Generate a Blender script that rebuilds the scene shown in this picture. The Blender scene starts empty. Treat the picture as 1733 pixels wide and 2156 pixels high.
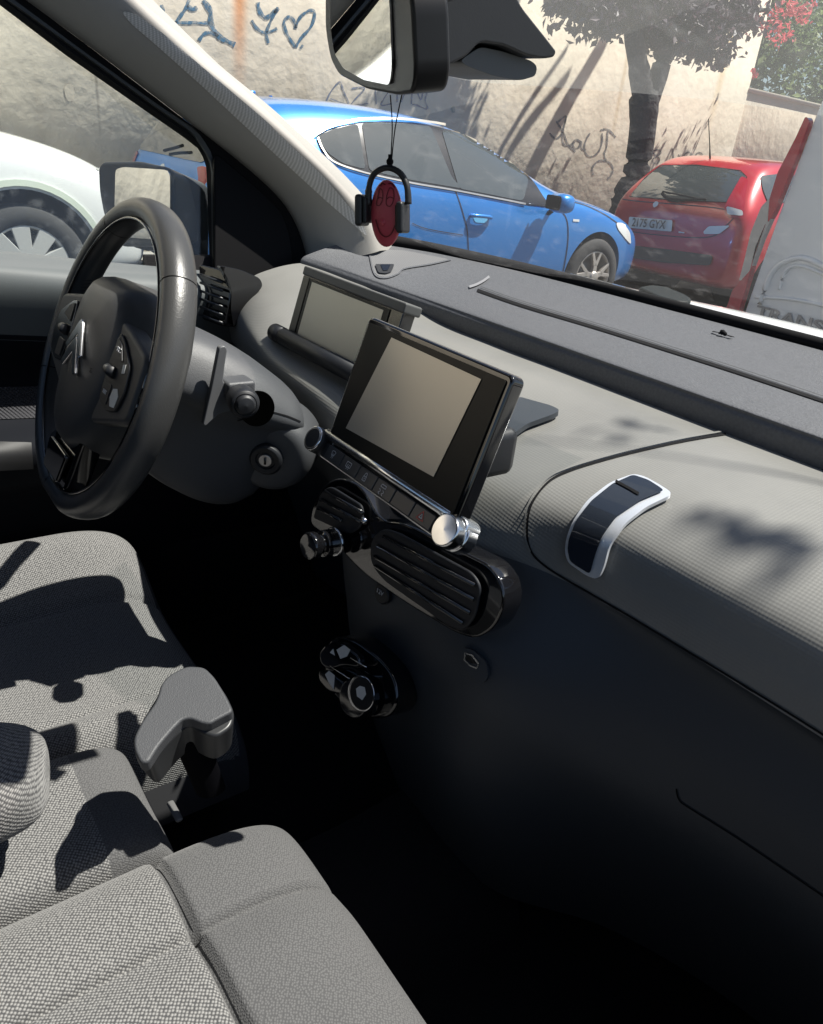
import bpy, bmesh, math, random
import numpy as np
from mathutils import Vector, Matrix
from mathutils.bvhtree import BVHTree
random.seed(7); rng = np.random.default_rng(7)
S = bpy.context.scene
# ---------------------------------------------------------------- camera
YAW, PIT, ROL = (math.radians(a) for a in (51.29, 25.87, 6.35))
FW = Vector((-math.sin(YAW)*math.cos(PIT), math.cos(YAW)*math.cos(PIT), -math.sin(PIT)))
R0 = FW.cross(Vector((0, 0, 1))).normalized(); U0 = R0.cross(FW)
CR = R0*math.cos(ROL)+U0*math.sin(ROL); CU = -R0*math.sin(ROL)+U0*math.cos(ROL)
CP = Vector((.53, 0, 1.25))
cam = bpy.data.cameras.new('camera'); camo = bpy.data.objects.new('camera', cam); S.collection.objects.link(camo)
cam.sensor_fit = 'HORIZONTAL'; cam.sensor_width = 36; cam.lens = 1598.27/1733*36
cam.clip_start = .02; cam.clip_end = 500
M = Matrix((CR, CU, -FW)).transposed().to_4x4(); M.translation = CP; camo.matrix_world = M
S.camera = camo
S.render.resolution_x = 823; S.render.resolution_y = 1024
# ---------------------------------------------------------------- light
SUN = Vector((.25, .405, .88)).normalized()
w = bpy.data.worlds.new('World'); S.world = w; w.use_nodes = True
nt = w.node_tree; bg = nt.nodes['Background']; sky = nt.nodes.new('ShaderNodeTexSky'); sky.sky_type = 'NISHITA'
sky.sun_disc = False; sky.sun_elevation = math.asin(SUN.z); sky.sun_rotation = math.atan2(SUN.x, SUN.y)
nt.links.new(sky.outputs[0], bg.inputs[0]); bg.inputs[1].default_value = .05
sl = bpy.data.lights.new('sun', 'SUN'); so = bpy.data.objects.new('sun', sl); S.collection.objects.link(so)
sl.energy = 5.0; sl.angle = math.radians(.5); sl.color = (1, .95, .87)
so.rotation_euler = SUN.to_track_quat('Z', 'Y').to_euler(); so.location = (3, 2, 8)
S.view_settings.view_transform = 'Standard'; S.view_settings.look = 'None'; S.view_settings.gamma = 1
S.view_settings.exposure = 1.05
try:
    S.cycles.max_bounces = 10; S.cycles.transparent_max_bounces = 16; S.cycles.caustics_reflective = False
except Exception: pass
# ---------------------------------------------------------------- helpers
def ray(px, py):          # a position measured on the photograph (1733 wide) as a direction from the lens
    return FW+CR*((px-866.5)/1598.27)-CU*((py-1078)/1598.27)
def at(px, py, ax, v):    # point where that direction meets a real plane of the place
    d = ray(px, py); i = 'xyz'.index(ax); return CP+d*((v-CP[i])/d[i])
def atp(px, py, p0, n):
    d = ray(px, py); p0 = Vector(p0); n = Vector(n); return CP+d*((p0-CP).dot(n)/d.dot(n))
ROOT = {}
def thing(name, label, cat, loc=(0, 0, 0), group=None, kind=None):
    o = bpy.data.objects.new(name, None); S.collection.objects.link(o); o.location = loc; o.empty_display_size = .1
    tag(o, label, cat, group, kind); return o
def tag(o, label=None, cat=None, group=None, kind=None):
    if label: o['label'] = label
    if cat: o['category'] = cat
    if group: o['group'] = group
    if kind: o['kind'] = kind
    return o
def wloc(o):
    v = Vector(o.location)
    return v
def par(o, p):
    if p is None: return o
    o.parent = p
    if p.type == 'EMPTY': o.matrix_parent_inverse = Matrix.Translation(p.location).inverted()
    return o
def mesh(name, vs, fs, mat, parent=None, smooth=True, bevel=0, seg=2, sub=0, solid=0, ang=None, label=None):
    me = bpy.data.meshes.new(name); me.from_pydata([tuple(v) for v in vs], [], fs); me.update()
    bm = bmesh.new(); bm.from_mesh(me)
    if name not in NOFIX: bmesh.ops.recalc_face_normals(bm, faces=bm.faces)
    bm.to_mesh(me); bm.free()
    o = bpy.data.objects.new(name, me); S.collection.objects.link(o); me.materials.append(mat)
    me.polygons.foreach_set('use_smooth', [smooth]*len(me.polygons))
    if solid: m = o.modifiers.new('solid', 'SOLIDIFY'); m.thickness = solid; m.offset = 0; m = o.modifiers.new('es', 'EDGE_SPLIT'); m.split_angle = math.radians(50)
    if bevel: m = o.modifiers.new('bevel', 'BEVEL'); m.width = bevel; m.segments = seg; m.limit_method = 'ANGLE'; m.angle_limit = math.radians(35); m.harden_normals = False
    if sub: m = o.modifiers.new('sub', 'SUBSURF'); m.levels = m.render_levels = sub
    if bevel or ang: 
        m = o.modifiers.new('wn', 'WEIGHTED_NORMAL'); m.keep_sharp = True
    if label: o['label'] = label
    return par(o, parent)
NOFIX = set()
def cr(P, t):             # catmull-rom along a list of points
    n = len(P)-1; x = t*n; i = min(int(x), n-1); f = x-i
    p = [P[max(i-1, 0)], P[i], P[i+1], P[min(i+2, n)]]
    return .5*((2*p[1])+(-p[0]+p[2])*f+(2*p[0]-5*p[1]+4*p[2]-p[3])*f*f+(-p[0]+3*p[1]-3*p[2]+p[3])*f**3)
def sheet_pts(K, nu, nv):
    K = [[np.array(p, float) for p in row] for row in K]
    cols = [[cr(row, j/nv) for j in range(nv+1)] for row in K]
    return [[cr([c[j] for c in cols], i/nu) for j in range(nv+1)] for i in range(nu+1)]
def grid(name, G, mat, parent=None, closeu=False, closev=False, **k):
    nu, nv = len(G), len(G[0]); vs = [p for r in G for p in r]; fs = []
    for i in range(nu if closeu else nu-1):
        for j in range(nv if closev else nv-1):
            a, b = i*nv+j, i*nv+(j+1) % nv; c, d = ((i+1) % nu)*nv+(j+1) % nv, ((i+1) % nu)*nv+j
            fs.append((a, b, c, d))
    o = mesh(name, vs, fs, mat, parent, **k)
    if not closeu and not closev:
        A_ = np.array([[list(p) for p in r] for r in G], float)
        U_ = np.concatenate([np.zeros((1, nv)), np.cumsum(np.linalg.norm(np.diff(A_, axis=0), axis=2), 0)]); U_[:] = U_.mean(1, keepdims=True)
        V_ = np.concatenate([np.zeros((nu, 1)), np.cumsum(np.linalg.norm(np.diff(A_, axis=1), axis=2), 1)], 1)
        setuv(o, U_.ravel(), V_.ravel())
    return o
def setuv(o, U_, V_):
    uv = o.data.uv_layers.new(name='uv'); ix = [l.vertex_index for l in o.data.loops]
    uv.data.foreach_set('uv', [x for i in ix for x in (U_[i], V_[i])])
def sheet(name, K, mat, nu=60, nv=40, parent=None, **k): return grid(name, sheet_pts(K, nu, nv), mat, parent, **k)
def smoothpath(P, n): 
    P = [np.array(p, float) for p in P]; return [cr(P, i/n) for i in range(n+1)]
def tube(name, P, r, mat, parent=None, n=12, res=0, caps=True, flat=1., up=(0, 0, 1), **k):
    P = smoothpath(P, res) if res else [np.array(p, float) for p in P]; vs, fs = [], []; m = len(P)
    for i, p in enumerate(P):
        t = P[min(i+1, m-1)]-P[max(i-1, 0)]; t = t/(np.linalg.norm(t)+1e-12)
        u = np.cross(t, np.array(up, float))
        if np.linalg.norm(u) < .05: u = np.cross(t, [1, .1, 0])
        u /= np.linalg.norm(u); v = np.cross(u, t)
        rr = r[min(len(r)-1, int(i*len(r)/m))] if isinstance(r, list) and len(r) != m else (r[i] if isinstance(r, list) else r)
        for j in range(n):
            a = 2*math.pi*j/n; vs.append(p+u*rr*math.cos(a)+v*rr*flat*math.sin(a))
    for i in range(m-1):
        for j in range(n): fs.append((i*n+j, i*n+(j+1) % n, (i+1)*n+(j+1) % n, (i+1)*n+j))
    if caps: fs.append(tuple(range(n-1, -1, -1))); fs.append(tuple((m-1)*n+j for j in range(n)))
    return mesh(name, vs, fs, mat, parent, **k)
def frame(n, up=(0, 0, 1)):
    n = Vector(n).normalized(); u = Vector(up).cross(n)
    if u.length < .01: u = Vector((1, 0, 0))
    u.normalize(); return u, n.cross(u), n
def cyl(name, c, n, prof, mat, parent=None, seg=40, **k):   # lathe: prof = [(radius, distance along n)]
    u, v, n = frame(n); c = Vector(c); vs, fs = [], []; m = len(prof)
    for r, h in prof:
        for j in range(seg): a = 2*math.pi*j/seg; vs.append(c+u*r*math.cos(a)+v*r*math.sin(a)+n*h)
    for i in range(m-1):
        for j in range(seg): fs.append((i*seg+j, i*seg+(j+1) % seg, (i+1)*seg+(j+1) % seg, (i+1)*seg+j))
    if prof[0][0] > 1e-4 and k.pop('cap', True): fs.append(tuple(range(seg-1, -1, -1))); fs.append(tuple((m-1)*seg+j for j in range(seg)))
    k.pop('cap', None)
    k.setdefault('bevel', .0008)
    return mesh(name, vs, fs, mat, parent, **k)
def roundpoly(P, r, n=5):
    out = []; m = len(P); P = [Vector(p) for p in P]
    for i in range(m):
        a, b, c = P[i-1], P[i], P[(i+1) % m]; rr = r[i] if isinstance(r, (list, tuple)) else r
        d1 = (a-b); d2 = (c-b); l = min(rr, d1.length*.48, d2.length*.48); p = b+d1.normalized()*l; q = b+d2.normalized()*l
        for k in range(n+1): t = k/n; out.append(p*(1-t)**2+b*2*t*(1-t)+q*t*t)
    return out
def prism(name, P, n, depth, mat, parent=None, r=0, bevel=0, taper=0, **k):   # P outline in space; extruded by depth along n
    if r: P = roundpoly(P, r)
    P = [Vector(p) for p in P]; n = Vector(n).normalized(); m = len(P); c = sum(P, Vector())/m
    Q = [p+n*depth+(c-p)*taper for p in P]
    if not bevel: k.setdefault('smooth', False)
    fs = [tuple(range(m)), tuple(range(2*m-1, m-1, -1))]+[(i, (i+1) % m, m+(i+1) % m, m+i) for i in range(m)]
    return mesh(name, P+Q, fs, mat, parent, bevel=bevel, **k)
def box(name, c, s, mat, parent=None, ax=None, bevel=0, **k):
    c = Vector(c); ax = [Vector(a) for a in ax] if ax else [Vector((1, 0, 0)), Vector((0, 1, 0)), Vector((0, 0, 1))]
    vs = [c+ax[0]*s[0]*.5*a+ax[1]*s[1]*.5*b+ax[2]*s[2]*.5*d for a in (-1, 1) for b in (-1, 1) for d in (-1, 1)]
    fs = [(0, 1, 3, 2), (4, 6, 7, 5), (0, 4, 5, 1), (2, 3, 7, 6), (0, 2, 6, 4), (1, 5, 7, 3)]
    return mesh(name, vs, fs, mat, parent, bevel=bevel, **k)
def ev(o):
    dg = bpy.context.evaluated_depsgraph_get(); return bpy.data.meshes.new_from_object(o.evaluated_get(dg))
def bake(o):
    me = ev(o); o.modifiers.clear(); o.data = me; return o
def bvh(*objs):
    bpy.context.view_layer.update(); vs, fs = [], []
    for o in objs:
        me = ev(o); b = len(vs); vs += [o.matrix_world @ v.co for v in me.vertices]; fs += [tuple(b+i for i in p.vertices) for p in me.polygons]
        bpy.data.meshes.remove(me)
    return BVHTree.FromPolygons(vs, fs)
def subdiv2d(P, step):   # fill a 2d outline with a grid-cut mesh
    bm = bmesh.new(); vs = [bm.verts.new((p[0], p[1], 0)) for p in P]; bm.faces.new(vs)
    for a in (0, 1):
        lo = min(p[a] for p in P); hi = max(p[a] for p in P); n = max(1, int((hi-lo)/step))
        for i in range(1, n):
            no = [0, 0, 0]; no[a] = 1; co = [0, 0, 0]; co[a] = lo+(hi-lo)*i/n
            bmesh.ops.bisect_plane(bm, geom=bm.verts[:]+bm.edges[:]+bm.faces[:], plane_co=co, plane_no=no, dist=1e-6)
    bm.verts.index_update(); v = [(x.co.x, x.co.y) for x in bm.verts]; f = [tuple(q.index for q in fc.verts) for fc in bm.faces]; bm.free(); return v, f
def onto(px, py, tree, off, fallback=None):
    d = ray(px, py).normalized(); h = tree.ray_cast(CP, d)
    if h[0] is None: return None
    n = h[1] if h[1].dot(d) < 0 else -h[1]
    return h[0]+n*off
def stamp(name, P, tree, off, mat, parent=None, r=0, step=10, solid=0, mirror=None, orig=None, **k):
    if r: P = [(p.x, p.y) for p in roundpoly([(p[0], p[1], 0) for p in P], r)]
    v, f = subdiv2d(P, step); Q = [onto(a, b, tree, off) for a, b in v]
    f = [q for q in f if all(Q[i] is not None for i in q)]
    # drop faces that tear across a silhouette
    def ok(q):
        z = [(Q[i]-CP).length for i in q]; return max(z)-min(z) < max(.25, .06*min(z))
    f = [q for q in f if ok(q)]; used = sorted({i for q in f for i in q}); mp = {i: j for j, i in enumerate(used)}
    vs = [Q[i] for i in used]; f = [tuple(mp[i] for i in q) for q in f]
    if not f: print('stamp empty', name); return None
    NOFIX.add(name); o = mesh(name, vs, f, mat, parent, solid=solid, **k); return o
def stroke(name, L, w, tree, off, mat, parent=None, closed=False, res=0, **k):     # a line drawn on a surface, w in px
    if res: L = [tuple(p[:2]) for p in smoothpath([(a, b, 0) for a, b in L], res)]
    L = [np.array(p, float) for p in L]; out = []; m = len(L)
    for i, p in enumerate(L):
        t = (L[(i+1) % m]-L[i-1]) if closed else L[min(i+1, m-1)]-L[max(i-1, 0)]; t = t/(np.linalg.norm(t)+1e-9); nn = np.array([-t[1], t[0]])
        a = onto(*(p+nn*w/2), tree, off) if not callable(tree) else tree(*(p+nn*w/2)); b = onto(*(p-nn*w/2), tree, off) if not callable(tree) else tree(*(p-nn*w/2))
        out.append((a, b))
    vs, fs = [], []
    for i in range(m if closed else m-1):
        q = [out[i][0], out[i][1], out[(i+1) % m][1], out[(i+1) % m][0]]
        if any(x is None for x in q): continue
        b = len(vs); vs += q; fs.append((b, b+1, b+2, b+3))
    NOFIX.add(name); return mesh(name, vs, fs, mat, parent, smooth=False, **k)
def strokes(name, LL, w, plane, mat, parent=None, thick=.0):
    vs, fs = [], []
    for L in LL:
        ww = w
        if isinstance(L, tuple) and isinstance(L[0], (int, float)) and isinstance(L[1], list): ww, L = L
        if len(L) > 2: L = [tuple(p[:2]) for p in smoothpath([(a, b, 0) for a, b in L], len(L)*5)]
        L = [np.array(p, float) for p in L]; m = len(L); base = len(vs)
        for i, p in enumerate(L):
            t = L[min(i+1, m-1)]-L[max(i-1, 0)]; t = t/(np.linalg.norm(t)+1e-9); nn = np.array([-t[1], t[0]])
            wv = ww*(.75+.5*abs(math.sin(i*.7+len(vs))))/2 if thick == 0 else ww/2
            vs += [plane(*(p+nn*wv)), plane(*(p-nn*wv))]
        for i in range(m-1): a = base+2*i; fs.append((a, a+1, a+3, a+2))
    NOFIX.add(name); return mesh(name, vs, fs, mat, parent, smooth=False)
def text(name, s, o, u, v, size, mat, parent=None, ext=.0004, align='CENTER', sx=1., bold=0.):
    cu = bpy.data.curves.new(name, 'FONT'); cu.body = s; cu.size = size; cu.extrude = ext; cu.align_x = align; cu.align_y = 'CENTER'; cu.offset = bold
    t = bpy.data.objects.new(name, cu); S.collection.objects.link(t); bpy.context.view_layer.update(); me = ev(t)
    S.collection.objects.unlink(t); bpy.data.objects.remove(t)
    u = Vector(u).normalized(); v = Vector(v).normalized(); n = u.cross(v); o = Vector(o)
    for q in me.vertices: c = q.co.copy(); q.co = o+u*c.x*sx+v*c.y+n*c.z
    ob = bpy.data.objects.new(name, me); S.collection.objects.link(ob); me.materials.clear(); me.materials.append(mat); return par(ob, parent)
def ssgn(c, e): return math.copysign(abs(c)**e, c)
# ---------------------------------------------------------------- materials
MATS = {}
def mat(name, col, rough=.5, metal=0., coat=0., bump=0., bscale=200., noise=0., nscale=4., bd=.002, spec=.5, alpha=1, sheen=0., detail=4):
    m = bpy.data.materials.new(name); m.use_nodes = True; N = m.node_tree.nodes; L = m.node_tree.links; p = N['Principled BSDF']
    p.inputs['Base Color'].default_value = (*col, 1); p.inputs['Roughness'].default_value = rough; p.inputs['Metallic'].default_value = metal
    p.inputs['Coat Weight'].default_value = coat; p.inputs['Specular IOR Level'].default_value = spec; p.inputs['Coat Roughness'].default_value = .04
    if sheen: p.inputs['Sheen Weight'].default_value = sheen
    tc = N.new('ShaderNodeTexCoord')
    if noise:
        t = N.new('ShaderNodeTexNoise'); t.inputs['Scale'].default_value = nscale; t.inputs['Detail'].default_value = 8; L.new(tc.outputs['Object'], t.inputs['Vector'])
        mr = N.new('ShaderNodeMapRange'); mr.inputs[1].default_value = .3; mr.inputs[2].default_value = .7; mr.inputs[3].default_value = 1-noise; mr.inputs[4].default_value = 1+noise; L.new(t.outputs[0], mr.inputs[0])
        mx = N.new('ShaderNodeMix'); mx.data_type = 'RGBA'; mx.blend_type = 'MULTIPLY'; mx.inputs[0].default_value = 1; mx.inputs[6].default_value = (*col, 1); L.new(mr.outputs[0], mx.inputs[7]); L.new(mx.outputs[2], p.inputs['Base Color'])
        if rough > .15: 
            m2 = N.new('ShaderNodeMapRange'); m2.inputs[3].default_value = rough*.85; m2.inputs[4].default_value = min(1, rough*1.15); L.new(t.outputs[0], m2.inputs[0]); L.new(m2.outputs[0], p.inputs['Roughness'])
    if bump:
        t = N.new('ShaderNodeTexNoise'); t.inputs['Scale'].default_value = bscale; t.inputs['Detail'].default_value = detail; L.new(tc.outputs['Object'], t.inputs['Vector'])
        b = N.new('ShaderNodeBump'); b.inputs['Strength'].default_value = bump; b.inputs['Distance'].default_value = bd; L.new(t.outputs[0], b.inputs['Height']); L.new(b.outputs[0], p.inputs['Normal'])
    MATS[name] = m; return m
def waves(m, rows, scale, mode='dots', warp=0):
    """returns a 0..1 height socket built from products of sines along given axes (object space)"""
    N = m.node_tree.nodes; L = m.node_tree.links; tc = N.new('ShaderNodeTexCoord'); outs = []; src_ = tc.outputs['UV' if mode == 'uv' else 'Object']
    if warp:
        nz_ = N.new('ShaderNodeTexNoise'); nz_.inputs['Scale'].default_value = 45; nz_.inputs['Detail'].default_value = 2; L.new(src_, nz_.inputs['Vector'])
        vm = N.new('ShaderNodeVectorMath'); vm.operation = 'MULTIPLY_ADD'; vm.inputs[1].default_value = (warp,)*3; L.new(nz_.outputs['Color'], vm.inputs[0]); L.new(src_, vm.inputs[2]); src_ = vm.outputs[0]
    for ax in rows:
        d = N.new('ShaderNodeVectorMath'); d.operation = 'DOT_PRODUCT'; d.inputs[1].default_value = tuple(a*2*math.pi/scale for a in ax); L.new(src_, d.inputs[0])
        s = N.new('ShaderNodeMath'); s.operation = 'SINE'; L.new(d.outputs['Value'], s.inputs[0]); outs.append(s)
    a = N.new('ShaderNodeMath'); a.operation = 'MULTIPLY'; L.new(outs[0].outputs[0], a.inputs[0]); L.new(outs[1].outputs[0], a.inputs[1])
    r = N.new('ShaderNodeMapRange'); r.inputs[1].default_value = -1; r.inputs[2].default_value = 1; L.new(a.outputs[0], r.inputs[0]); return r.outputs[0]
def addbump(m, sock, strength, dist):
    N = m.node_tree.nodes; L = m.node_tree.links; p = N['Principled BSDF']; b = N.new('ShaderNodeBump'); b.inputs['Strength'].default_value = strength; b.inputs['Distance'].default_value = dist
    L.new(sock, b.inputs['Height'])
    if p.inputs['Normal'].is_linked: L.new(p.inputs['Normal'].links[0].from_socket, b.inputs['Normal'])
    L.new(b.outputs[0], p.inputs['Normal'])
def colmix(m, sock, c0, c1):
    N = m.node_tree.nodes; L = m.node_tree.links; p = N['Principled BSDF']; mx = N.new('ShaderNodeMix'); mx.data_type = 'RGBA'; L.new(sock, mx.inputs[0]); mx.inputs[6].default_value = (*c0, 1); mx.inputs[7].default_value = (*c1, 1); L.new(mx.outputs[2], p.inputs['Base Color']); return mx
def glass(name, tint=(1, 1, 1), refl=1., dust=0., dscale=600., dcol=(.8, .8, .8), film=0.):
    m = bpy.data.materials.new(name); m.use_nodes = True; N = m.node_tree.nodes; L = m.node_tree.links; N.clear()
    o = N.new('ShaderNodeOutputMaterial'); t = N.new('ShaderNodeBsdfTransparent'); t.inputs[0].default_value = (*tint, 1)
    g = N.new('ShaderNodeBsdfGlossy'); g.inputs['Roughness'].default_value = .01
    lw = N.new('ShaderNodeLayerWeight'); lw.inputs[0].default_value = .5; pw = N.new('ShaderNodeMath'); pw.operation = 'POWER'; pw.inputs[1].default_value = 5; L.new(lw.outputs['Facing'], pw.inputs[0])
    mu = N.new('ShaderNodeMath'); mu.operation = 'MULTIPLY_ADD'; mu.inputs[1].default_value = .9*refl; mu.inputs[2].default_value = .06*refl; L.new(pw.outputs[0], mu.inputs[0])
    mx = N.new('ShaderNodeMixShader'); L.new(mu.outputs[0], mx.inputs[0]); L.new(t.outputs[0], mx.inputs[1]); L.new(g.outputs[0], mx.inputs[2]); out = mx.outputs[0]
    if dust or film:
        tc = N.new('ShaderNodeTexCoord'); n = N.new('ShaderNodeTexNoise'); n.inputs['Scale'].default_value = dscale; n.inputs['Detail'].default_value = 3; L.new(tc.outputs['Object'], n.inputs['Vector'])
        mr = N.new('ShaderNodeMapRange'); mr.inputs[1].default_value = .55; mr.inputs[2].default_value = .8; mr.inputs[3].default_value = film; mr.inputs[4].default_value = dust+film; L.new(n.outputs[0], mr.inputs[0])
        d = N.new('ShaderNodeBsdfDiffuse'); d.inputs[0].default_value = (*dcol, 1); tr = N.new('ShaderNodeBsdfTranslucent'); tr.inputs[0].default_value = (*dcol, 1)
        ad = N.new('ShaderNodeMixShader'); ad.inputs[0].default_value = .5; L.new(d.outputs[0], ad.inputs[1]); L.new(tr.outputs[0], ad.inputs[2])
        m2 = N.new('ShaderNodeMixShader'); L.new(mr.outputs[0], m2.inputs[0]); L.new(out, m2.inputs[1]); L.new(ad.outputs[0], m2.inputs[2]); out = m2.outputs[0]
    L.new(out, o.inputs[0]); MATS[name] = m; return m
# ---------------------------------------------------------------- materials used
top_m = mat('dash_top_plastic', (.080, .083, .092), .62, bump=.5, bscale=420, noise=.16, nscale=260, bd=.0012)
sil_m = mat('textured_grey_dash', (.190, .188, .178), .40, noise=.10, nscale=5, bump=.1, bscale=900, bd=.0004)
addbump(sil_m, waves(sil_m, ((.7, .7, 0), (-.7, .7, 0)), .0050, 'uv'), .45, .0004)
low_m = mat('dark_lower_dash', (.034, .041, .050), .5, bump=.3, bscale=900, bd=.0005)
blk_m = mat('black_plastic', (.012, .013, .016), .5, bump=.2, bscale=900, bd=.0004)
seal_m = mat('rubber_seal', (.007, .007, .008), .8, spec=.15)
gls_m = mat('gloss_black', (.006, .006, .007), .06, coat=1)
chr_m = mat('satin_chrome', (.72, .73, .75), .18, metal=1)
lea_m = mat('grey_black_leather', (.052, .052, .052), .33, bump=.35, bscale=650, bd=.0006, noise=.1, nscale=12)
leb_m = mat('black_leather', (.02, .021, .024), .5, bump=.35, bscale=650, bd=.0006)
shr_m = mat('shroud_plastic', (.062, .064, .069), .5, spec=.5, bump=.5, bscale=1100, bd=.0006)
hub_m = mat('airbag_cover', (.045, .045, .046), .5, bump=.25, bscale=900, bd=.0004)
pil_m = mat('pillar_trim', (.33, .315, .29), .6, bump=.4, bscale=700, bd=.0005, noise=.05, nscale=6)
pil2_m = mat('pillar_dots', (.5, .49, .47), .5)  # even grey, given to no part
hal_h = waves(pil2_m, ((.3, 1, 1), (-.3, 1, -1)), .0065)
dr_m = mat('door_panel', (.085, .096, .10), .6, bump=.4, bscale=900, bd=.0005)
drd_m = mat('door_panel_shaded', (.008, .009, .012), .8, spec=.1, bump=.3, bscale=900, bd=.0005)  # near-black copy of the door panel, shade of the lower door painted in
hb_m = mat('handbrake_skin', (.050, .052, .057), .55, bump=.6, bscale=800, bd=.0006)
hbs_m = mat('handbrake_side', (.022, .023, .025), .4)
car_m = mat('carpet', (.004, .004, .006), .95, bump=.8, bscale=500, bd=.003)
scr_m = mat('screen_glass', (.014, .014, .013), .3, spec=.22)
act_m = mat('screen_reflection', (.55, .52, .46), .30, metal=.55)  # pale half-metal colour stands in for the bright reflection on the screen
act2_m = mat('screen_reflection_plain', (.50, .48, .42), .34, metal=.5)  # same painted reflection, for the instrument display
wht_m = mat('white_print', (.75, .75, .75), .5)
gry_m = mat('grey_print', (.60, .60, .62), .5)
redp_m = mat('red_print', (.7, .05, .04), .5)
wear_glint_m = mat('wear_glint', (.62, .62, .60), .5)  # pale grey for worn wheel buttons and glints painted on gear buttons
chm_m = mat('charm_red', (.58, .075, .105), .42, bump=.2, bscale=400, bd=.0006)
met_m = mat('key_metal', (.45, .45, .46), .3, metal=1)
def fabric(name, dark, light, scale, bump, rnd=.45):
    m = mat(name, dark, .9, sheen=.15)
    N = m.node_tree.nodes; L = m.node_tree.links; tv = N.new('ShaderNodeTexCoord'); mp_ = N.new('ShaderNodeMapping'); mp_.inputs['Rotation'].default_value = (0, 0, .62); L.new(tv.outputs['UV'], mp_.inputs[0])
    vo = N.new('ShaderNodeTexVoronoi'); vo.voronoi_dimensions = '2D'; vo.inputs['Scale'].default_value = 1/scale; vo.inputs['Randomness'].default_value = rnd; L.new(mp_.outputs[0], vo.inputs['Vector'])
    iv = N.new('ShaderNodeMapRange'); iv.inputs[1].default_value = .10; iv.inputs[2].default_value = .60; iv.inputs[3].default_value = 1; iv.inputs[4].default_value = 0; L.new(vo.outputs['Distance'], iv.inputs[0]); h = iv.outputs[0]
    # break the regularity of the yarn a little
    t = N.new('ShaderNodeTexNoise'); t.inputs['Scale'].default_value = 330; t.inputs['Detail'].default_value = 4; tc = N.new('ShaderNodeTexCoord'); L.new(tc.outputs['Object'], t.inputs['Vector'])
    a = N.new('ShaderNodeMath'); a.operation = 'MULTIPLY_ADD'; a.inputs[1].default_value = .6; L.new(t.outputs[0], a.inputs[0]); L.new(h, a.inputs[2])
    r = N.new('ShaderNodeMapRange'); r.inputs[1].default_value = .45; r.inputs[2].default_value = 1.15; L.new(a.outputs[0], r.inputs[0])
    colmix(m, r.outputs[0], dark, light); addbump(m, a.outputs[0], bump, .0012); return m
wov_m = fabric('woven_seat_fabric', (.050, .050, .052), (.25, .247, .240), .0029, .6, .25)
pla_m = fabric('plain_seat_fabric', (.062, .062, .064), (.105, .105, .106), .0024, .4, .6)
sid_m = mat('seat_side_fabric', (.05, .05, .055), .9)
win_m = glass('side_window_glass', (.93, .96, .95), .8, dust=.10, dscale=60, dcol=(.7, .75, .8), film=.015)
ws_m = glass('windscreen_glass', (.94, .96, .96), .9, dust=.06, dscale=40, film=.02)
mir_m = mat('mirror_glass', (.9, .9, .9), .0, metal=1)

# ================================================================ the car we sit in
body = thing('car_cabin', 'cabin of the foreground car with grey trimmed windscreen pillar, driver door and glass', 'car', (0, .6, .3))
# --- dash
dash = thing('dashboard', 'black topped dashboard with textured grey pad running below the windscreen', 'dashboard', (0, .6, .5))
bk = [(-.70, .80, 1.082), (-.64, .93, 1.068), (-.50, 1.045, 1.054), (-.25, 1.115, 1.043), (.05, 1.135, 1.04), (.35, 1.10, 1.045), (.60, 1.00, 1.06), (.72, .82, 1.078)]
Ktop = []
for x, y, z in bk:
    e = max(0, (abs(x)-.45)/.25)**1.5
    ly = .815-.14*e; lz = 1.012+.04*e
    Ktop.append([(x, y+.06, z-.012), (x, y, z), (x, (y+ly)/2+.005, (z+lz)/2+.003), (x, ly+.02, lz+.004), (x, ly+.003, lz-.004), (x, ly, lz-.016), (x, ly+.003, lz-.05)])
top = sheet('top_pad', Ktop, top_m, 80, 60, dash)
def silver(x, c):   # c = how far the centre stack pulls it back
    return c
Ks = []
stat = [(-.70, [(.695, 1.04), (.66, 1.038), (.62, 1.03), (.58, 1.015), (.55, .985), (.54, .95), (.545, .91)]),
        (-.58, [(.76, 1.012), (.70, 1.012), (.62, 1.008), (.56, .995), (.525, .97), (.515, .945), (.52, .91)]),
        (-.46, [(.818, .984), (.74, .984), (.65, .975), (.565, .966), (.515, .953), (.50, .935), (.505, .90)]),
        (-.32, [(.818, .98), (.74, .982), (.65, .974), (.565, .962), (.51, .948), (.492, .93), (.495, .895)]),
        (-.18, [(.818, .98), (.74, .984), (.65, .976), (.57, .962), (.51, .94), (.485, .915), (.475, .885)]),
        (-.02, [(.818, .98), (.745, .985), (.66, .977), (.58, .96), (.52, .938), (.492, .908), (.482, .875)]),
        (.10, [(.818, .98), (.75, .985), (.67, .978), (.605, .965), (.552, .939), (.536, .905), (.530, .873)]),
        (.22, [(.818, .98), (.75, .985), (.68, .979), (.62, .967), (.568, .939), (.556, .905), (.552, .869)]),
        (.40, [(.818, .98), (.75, .985), (.68, .979), (.62, .967), (.570, .939), (.558, .905), (.556, .868)]),
        (.70, [(.80, .98), (.74, .985), (.68, .979), (.625, .967), (.575, .939), (.562, .905), (.56, .868)])]
for x, L in stat: Ks.append([(x, y, z) for y, z in L])
pad = sheet('grey_pad', Ks, sil_m, 110, 60, dash)
Kl = []
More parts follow.
